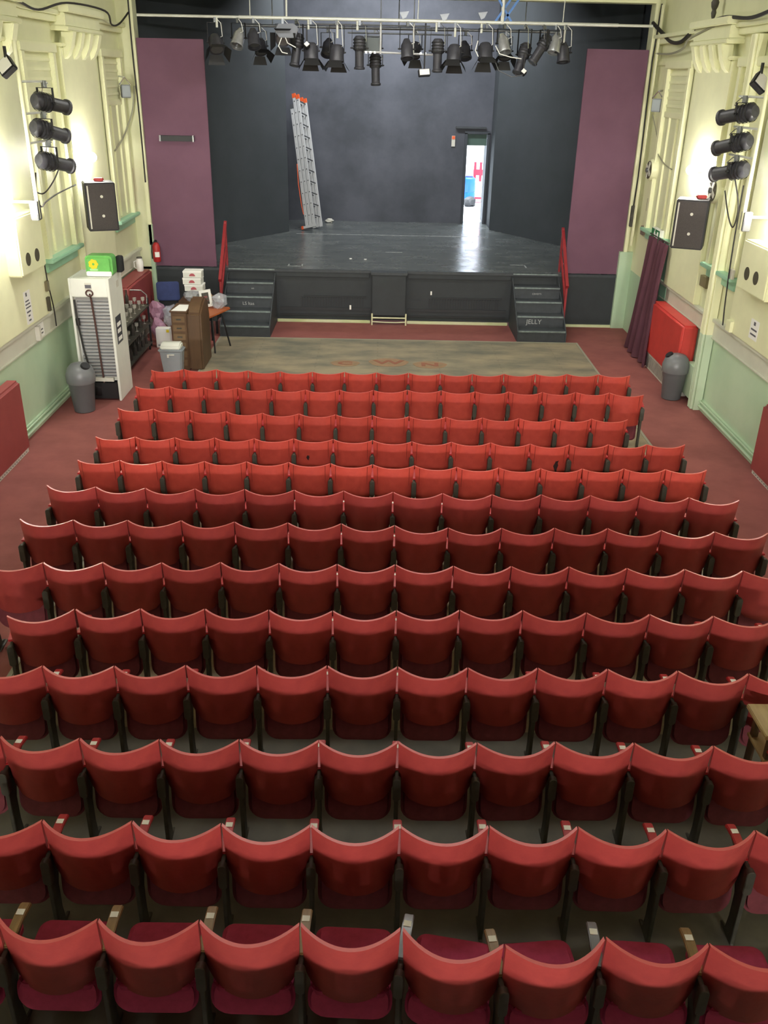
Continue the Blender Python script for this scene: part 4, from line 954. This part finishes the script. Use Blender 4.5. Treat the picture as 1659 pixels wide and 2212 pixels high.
# round wall fans on the right
for (y, z, lab) in ((17.75, 3.18, 'round wall fan nearer the stage on the right wall'), (14.2, 3.2, 'round wall fan behind the loudspeaker on the right wall')):
    t = thing('wall_fan', lab, 'fan', (4.98, y, z), 0, 'round wall fans')
    MB().lathe([(.0, 0), (.17, 0), (.19, .03), (.19, .10), (.21, .12)], 24, X=Matrix.Rotation(R(90), 4, 'Y')).build('fan_housing', M['cream_trim'], t, smooth=True)
    MB().prism(circ(0, 0, .155, 20), 'x', -.012, -.001).build('fan_opening', M['hole'], t)
    m = MB()
    for a in (0, 90, 180, 270): m.box(-.025, -.014, -.03, .03, 0, .15, X=Matrix.Rotation(R(a + 30), 4, 'X'))
    m.build('fan_blades', M['offwhite'], t)
    MB().lathe([(0, 0), (.04, 0), (.04, .04), (0, .05)], 14, X=Matrix.Translation((-.02, 0, 0)) @ Matrix.Rotation(R(-90), 4, 'Y')).build('motor', M['steel'], t, smooth=True)

# curtain and exit sign, right wall
def curtain():
    vs = []; fs = []; nz = 26; ny = 64
    for th in (0, .02):
        for j in range(nz + 1):
            v = j / nz; z = 2.12 * (1 - v) + .02
            yc = 16.34 + .10 * v; ha = .54 + .22 * v * v
            for i in range(ny + 1):
                u = i / ny; y = yc - ha + 2 * ha * u
                x = 4.93 - .10 * v - .06 * math.sin(u * PI * 9 + .8 * v) * (.5 + .7 * v) - .02 * math.sin(u * 9 + 3 * v) + th
                vs.append((x, y, z))
    n = ny + 1; N = n * (nz + 1)
    f = [(j * n + i, j * n + i + 1, (j + 1) * n + i + 1, (j + 1) * n + i) for j in range(nz) for i in range(ny)]
    fs = f + [tuple(q + N for q in reversed(a)) for a in f]
    fs += [(i + 1, i, i + N, i + 1 + N) for i in range(ny)] + [(nz * n + i, nz * n + i + 1, nz * n + i + 1 + N, nz * n + i + N) for i in range(ny)]
    fs += [(j * n, (j + 1) * n, (j + 1) * n + N, j * n + N) for j in range(nz)] + [((j + 1) * n + ny, j * n + ny, j * n + ny + N, (j + 1) * n + ny + N) for j in range(nz)]
    return MB().add(vs, fs)
t = thing('door_curtain', 'maroon curtain hanging to the carpet over the right side exit', 'curtain')
curtain().build('curtain_cloth', M['curtain'], t, smooth=True)
MB().tube([(4.96, 15.85, 2.16), (4.96, 17.0, 2.16)], .014).build('curtain_rail', M['iron'], t)
m = MB(); m.box(5.08, 5.13, 16.0, 17.0, 0, 2.10); struct(m.build('door_2', M['sill_green']))
t = thing('exit_sign', 'green and white emergency exit sign above the maroon curtain', 'sign', (4.99, 16.70, 2.17), R(0))
X = Matrix.Identity(4)
MB().box(-.03, .05, -.26, .26, -.12, .11, X=X).build('sign_box', M['white'], t, bevel=.006)
MB().box(-.034, -.03, -.25, .25, -.11, .10, X=X).build('green_face', M['green_sign'], t)
m = MB(); m.prism([(.02, -.07), (.06, -.02), (.05, .04), (.09, .0), (.10, .01), (.06, .065), (.03, .06), (.0, .02), (-.02, -.02), (-.03, -.08)], 'x', -.037, -.034, X=X)
m.prism(circ(.045, .08, .014, 10), 'x', -.037, -.034, X=X); m.box(-.037, -.034, -.18, -.10, -.08, .07, X=X); m.box(-.037, -.034, -.07, -.045, -.03, .03, X=X)
m.build('white_symbol', M['paper'], t)
# small wall things
def wbox(name, s, y0, y1, z0, z1, d, mt, label, cat, base=0., part=None):
    X = XL if s < 0 else XR
    xa, xb = sorted((X - s * base, X - s * (base + d)))
    o = MB().box(xa, xb, y0, y1, z0, z1).build(name, mt, bevel=.004); tag(o, label, cat)
    return o
o = wbox('alarm_button', 1, 16.02, 16.14, 1.56, 1.66, .05, M['red_paint'], 'small red round alarm button beside the maroon curtain', 'alarm button')
o = wbox('socket_box', 1, 14.0, 14.30, 1.78, 1.94, .07, mat('box_bronze', (126, 116, 84), .4), 'bronze double socket box on the right wall beside the white trunking', 'socket')
o = wbox('socket_box', 1, 17.92, 18.10, 1.98, 2.14, .05, mat('box_dull', (120, 104, 92), .5), 'dull brown socket box by the stage corner left of the exit sign', 'socket')
o = wbox('air_vent', 1, 17.80, 17.98, 2.42, 2.66, .03, mat('vent_olive', (124, 116, 84), .6), 'olive square air vent above the dull brown socket box', 'vent')
o = wbox('socket_box', 1, 12.85, 13.0, 2.15, 2.28, .04, M['offwhite'], 'small white socket on the right wall next to the duct box', 'socket', .1)
o = wbox('dado_socket', 1, 12.55, 12.72, 1.47, 1.62, .05, M['cream_trim'], 'cream socket just above the right dado rail by the warning notice', 'socket', .10)
o = wbox('wood_panel', -1, 18.50, 18.66, 2.28, 2.95, .04, M['brown_board'], 'narrow brown board on the left wall beside the stage', 'board')
o = wbox('wall_switch', -1, 12.95, 13.04, 1.78, 1.92, .04, mat('dull_switch', (108, 100, 72), .5), 'dull brown switch on the left wall above the dado rail', 'switch', .1)
o = wbox('wall_switch', -1, 12.93, 13.0, 1.50, 1.70, .04, M['hole'], 'dark narrow bracket on the left wall just above the dado rail', 'bracket', .1)
o = wbox('wall_box', 1, 13.70, 14.04, .10, .62, .14, M['dado'], 'green painted meter box low on the right wall behind the bin', 'box')
def notice(name, s, y0, y1, z0, z1, base, label, rows):
    o = wbox(name, s, y0, y1, z0, z1, .003, M['paper'], label, 'notice', base)
    X = (XL if s < 0 else XR) - s * (base + .003); m = MB(); rnd = random.Random(len(rows))
    for (a, b, c, d) in rows:
        xa, xb = sorted((X, X - s * .001)); m.box(xa, xb, y0 + (y1 - y0) * a, y0 + (y1 - y0) * b, z0 + (z1 - z0) * c, z0 + (z1 - z0) * d)
    m.build('print', M['ink'], o)
notice('wall_notice', -1, 12.12, 12.36, 1.50, 1.94, .10, 'white notice with grey print on the left wall above the dado rail', [(.3, .5, .84, .95), (.15, .7, .68, .72), (.1, .8, .58, .62), (.1, .85, .48, .52), (.15, .75, .34, .39), (.3, .6, .22, .27), (.3, .65, .08, .13)])
notice('wall_notice', -1, 12.62, 12.86, 1.18, 1.38, .036, 'small white notice fixed on the left dado rail board', [(.2, .4, .7, .85), (.2, .8, .45, .55), (.2, .8, .2, .3)])
notice('wall_notice', 1, 11.70, 11.98, 1.56, 1.82, .10, 'small white notice with grey print on the right wall by the frame edge', [(.4, .62, .72, .9), (.15, .85, .45, .54), (.15, .85, .2, .29)])
tag(MB().box(XL + .035, XL + .10, 12.5, 12.58, 1.18, 1.38).build('wall_box', M['offwhite'], bevel=.005), 'small pale box on the left dado rail board beside the notice', 'box')
# white trunking on the right wall
t = thing('pipe_trunking', 'tall cream pipe trunking running from floor to cornice on the right wall', 'pipe', (4.97, 13.55, 0))
for k, (dy) in enumerate((-.06, .0, .06)):
    m = MB(); m.tube([(0, dy, 1.2), (0, dy, 5.25)], .024, 8); m.mi = 1; m.tube([(0, dy, 0.01), (0, dy, 1.2)], .024, 8); m.build('pipe', [M['cream_trim'], M['dado_pale']], t, smooth=True)
m = MB(); m.box(.02, .14, -.10, .10, 1.2, 5.25); m.mi = 1; m.box(.02, .14, -.10, .10, 0, 1.2); m.build('backing_board', [M['cream_trim'], M['dado_pale']], t)
t = thing('pipe_trunking', 'slim pale vertical conduit beside the right stage corner', 'pipe', (5.02, 18.45, 0))
for dy in (-.05, .02): MB().tube([(-.0, dy, 1.7), (0, dy, 5.9)], .018, 8).build('pipe', M['cream_trim'], t, smooth=True)
t = thing('corner_conduit', 'black cable bundle climbing the cream edge right of the purple board', 'cable', (4.99, 18.54, 0))
m = MB(); m.tube([(0, .02, 2.2), (.02, 0, 3.0), (0, .01, 4.2), (-.01, 0, 5.0), (.03, 0, 5.92)], .014); m.build('black_cable', M['dark_rubber'], t)
m = MB(); m.box(-.03, .04, -.03, .05, 2.05, 2.45); m.build('cable_box', M['iron'], t, bevel=.01)
def cable(pts, r, label, mt='dark_rubber', grp='cables draped along the walls'):
    # smooth catmull
    P_ = [Vector(p) for p in pts]; out = []
    for i in range(len(P_) - 1):
        p0, p1, p2, p3 = P_[max(i - 1, 0)], P_[i], P_[i + 1], P_[min(i + 2, len(P_) - 1)]
        for k in range(6):
            q = k / 6; out.append(.5 * ((2 * p1) + (p2 - p0) * q + (2 * p0 - 5 * p1 + 4 * p2 - p3) * q * q + (3 * p1 - p0 - 3 * p2 + p3) * q ** 3))
    out.append(P_[-1])
    tag(MB().tube(out, r, 6).build('wall_cable', M[mt], smooth=True), label, 'cable', grp)
cable([(4.92, 18.62, 5.62), (5.03, 18.2, 5.42), (5.02, 17.6, 5.28), (5.0, 17.0, 5.26), (4.98, 16.5, 5.36)], .032, 'thick black cable sagging from the stage corner along the right cornice')
cable([(4.98, 16.2, 5.40), (4.93, 15.4, 5.47), (4.9, 14.6, 5.50), (4.9, 13.6, 5.44), (4.9, 12.6, 5.52), (4.9, 11.6, 5.56)], .026, 'thick dark cable bundle lying along the right cornice towards the camera')
cable([(5.02, 18.5, 5.12), (5.04, 17.6, 5.10), (5.0, 16.8, 5.16), (4.9, 16.2, 5.28), (4.9, 15.0, 5.42)], .018, 'thin dull cable under the right cornice rising to the thick bundle', 'grey_cable')
cable([(-4.68, 12.0, 5.44), (-4.68, 13.2, 5.42), (-4.70, 14.0, 5.37), (-4.6, 15.0, 5.52), (-4.55, 16.8, 5.52), (-4.68, 17.6, 5.36), (-4.70, 18.2, 5.40), (-4.62, 18.6, 5.6)], .016, 'black cable draped along the left cornice to the stage corner')
cable([(-4.62, 18.55, 4.4), (-4.68, 18.5, 4.0), (-4.76, 18.3, 3.7), (-4.79, 18.0, 3.52), (-4.82, 17.5, 3.34)], .014, 'dull cable looping down the left wall beside the last window', 'grey_cable')
cable([(-4.60, 18.58, 5.95), (-4.60, 18.56, 5.0), (-4.585, 18.57, 3.9), (-4.58, 18.56, 2.7)], .014, 'black cable running down the left stage corner')
cable([(-4.74, 12.98, 2.28), (-4.74, 13.0, 2.0), (-4.75, 13.05, 1.85), (-4.78, 13.22, 1.48), (-4.80, 13.28, 1.2)], .009, 'thin black cable dropping from the left duct box to the dado rail')
cable([(4.95, 12.95, 3.4), (4.96, 12.95, 2.6), (4.97, 12.9, 1.9), (4.98, 12.85, 1.5)], .010, 'thin black cable dropping down beside the right duct box')
cable([(5.03, 18.2, 4.1), (5.08, 17.9, 3.75), (5.07, 17.7, 3.5), (5.06, 17.2, 3.35), (5.08, 16.7, 3.28)], .010, 'thin dull cable looping above the wall fan nearer the stage', 'grey_cable')
cable([(-4.40, 12.2, 3.45), (-4.5, 12.4, 3.15), (-4.55, 12.65, 2.98), (-4.6, 13.0, 3.0), (-4.6, 13.5, 3.05), (-4.55, 14.2, 3.1)], .010, 'thin black cable looping from the left boom to the loudspeaker')
cable([(-4.30, 12.9, 3.5), (-4.4, 12.85, 3.3), (-4.5, 12.7, 3.15), (-4.5, 12.4, 3.2), (-4.42, 12.2, 3.3)], .010, 'short cable loop under the lowest lantern of the left boom')
cable([(4.62, 12.5, 3.6), (4.72, 12.4, 3.2), (4.78, 12.6, 2.9), (4.8, 12.9, 3.0), (4.8, 13.2, 3.3)], .010, 'thin cable loop hanging below the lanterns of the right boom')
t = thing('plug_box', 'grey socket strip at the foot of the right boom', 'socket', (4.72, 12.05, 3.05)); MB().box(-.05, .05, -.07, .07, -.12, .12).build('strip_body', M['steel'], t, bevel=.008)
t = thing('plug_box', 'grey socket strip at the foot of the left boom', 'socket', (-4.45, 12.15, 3.0)); MB().box(-.05, .05, -.07, .07, -.12, .12).build('strip_body', M['steel'], t, bevel=.008)
# ceiling hook and pendant at the upper right
t = thing('pendant_bracket', 'dark pointed pendant bracket high on the right wall', 'bracket', (4.98, 15.45, 5.60))
MB().lathe([(.0, -.12), (.03, -.05), (.04, .0), (.03, .04), (.05, .08), (.06, .14), (.03, .2), (.03, .5)], 12).build('pendant', M['iron'], t, smooth=True)
# balcony (the camera stands on it)
struct(MB().box(-5.2, 5.4, -7.0, .22, 3.05, 3.25).build('floor_balcony', M['balcony']))
struct(MB().box(-4.87, 5.12, .10, .20, 3.25, 4.20).build('wall_parapet', M['balcony']))
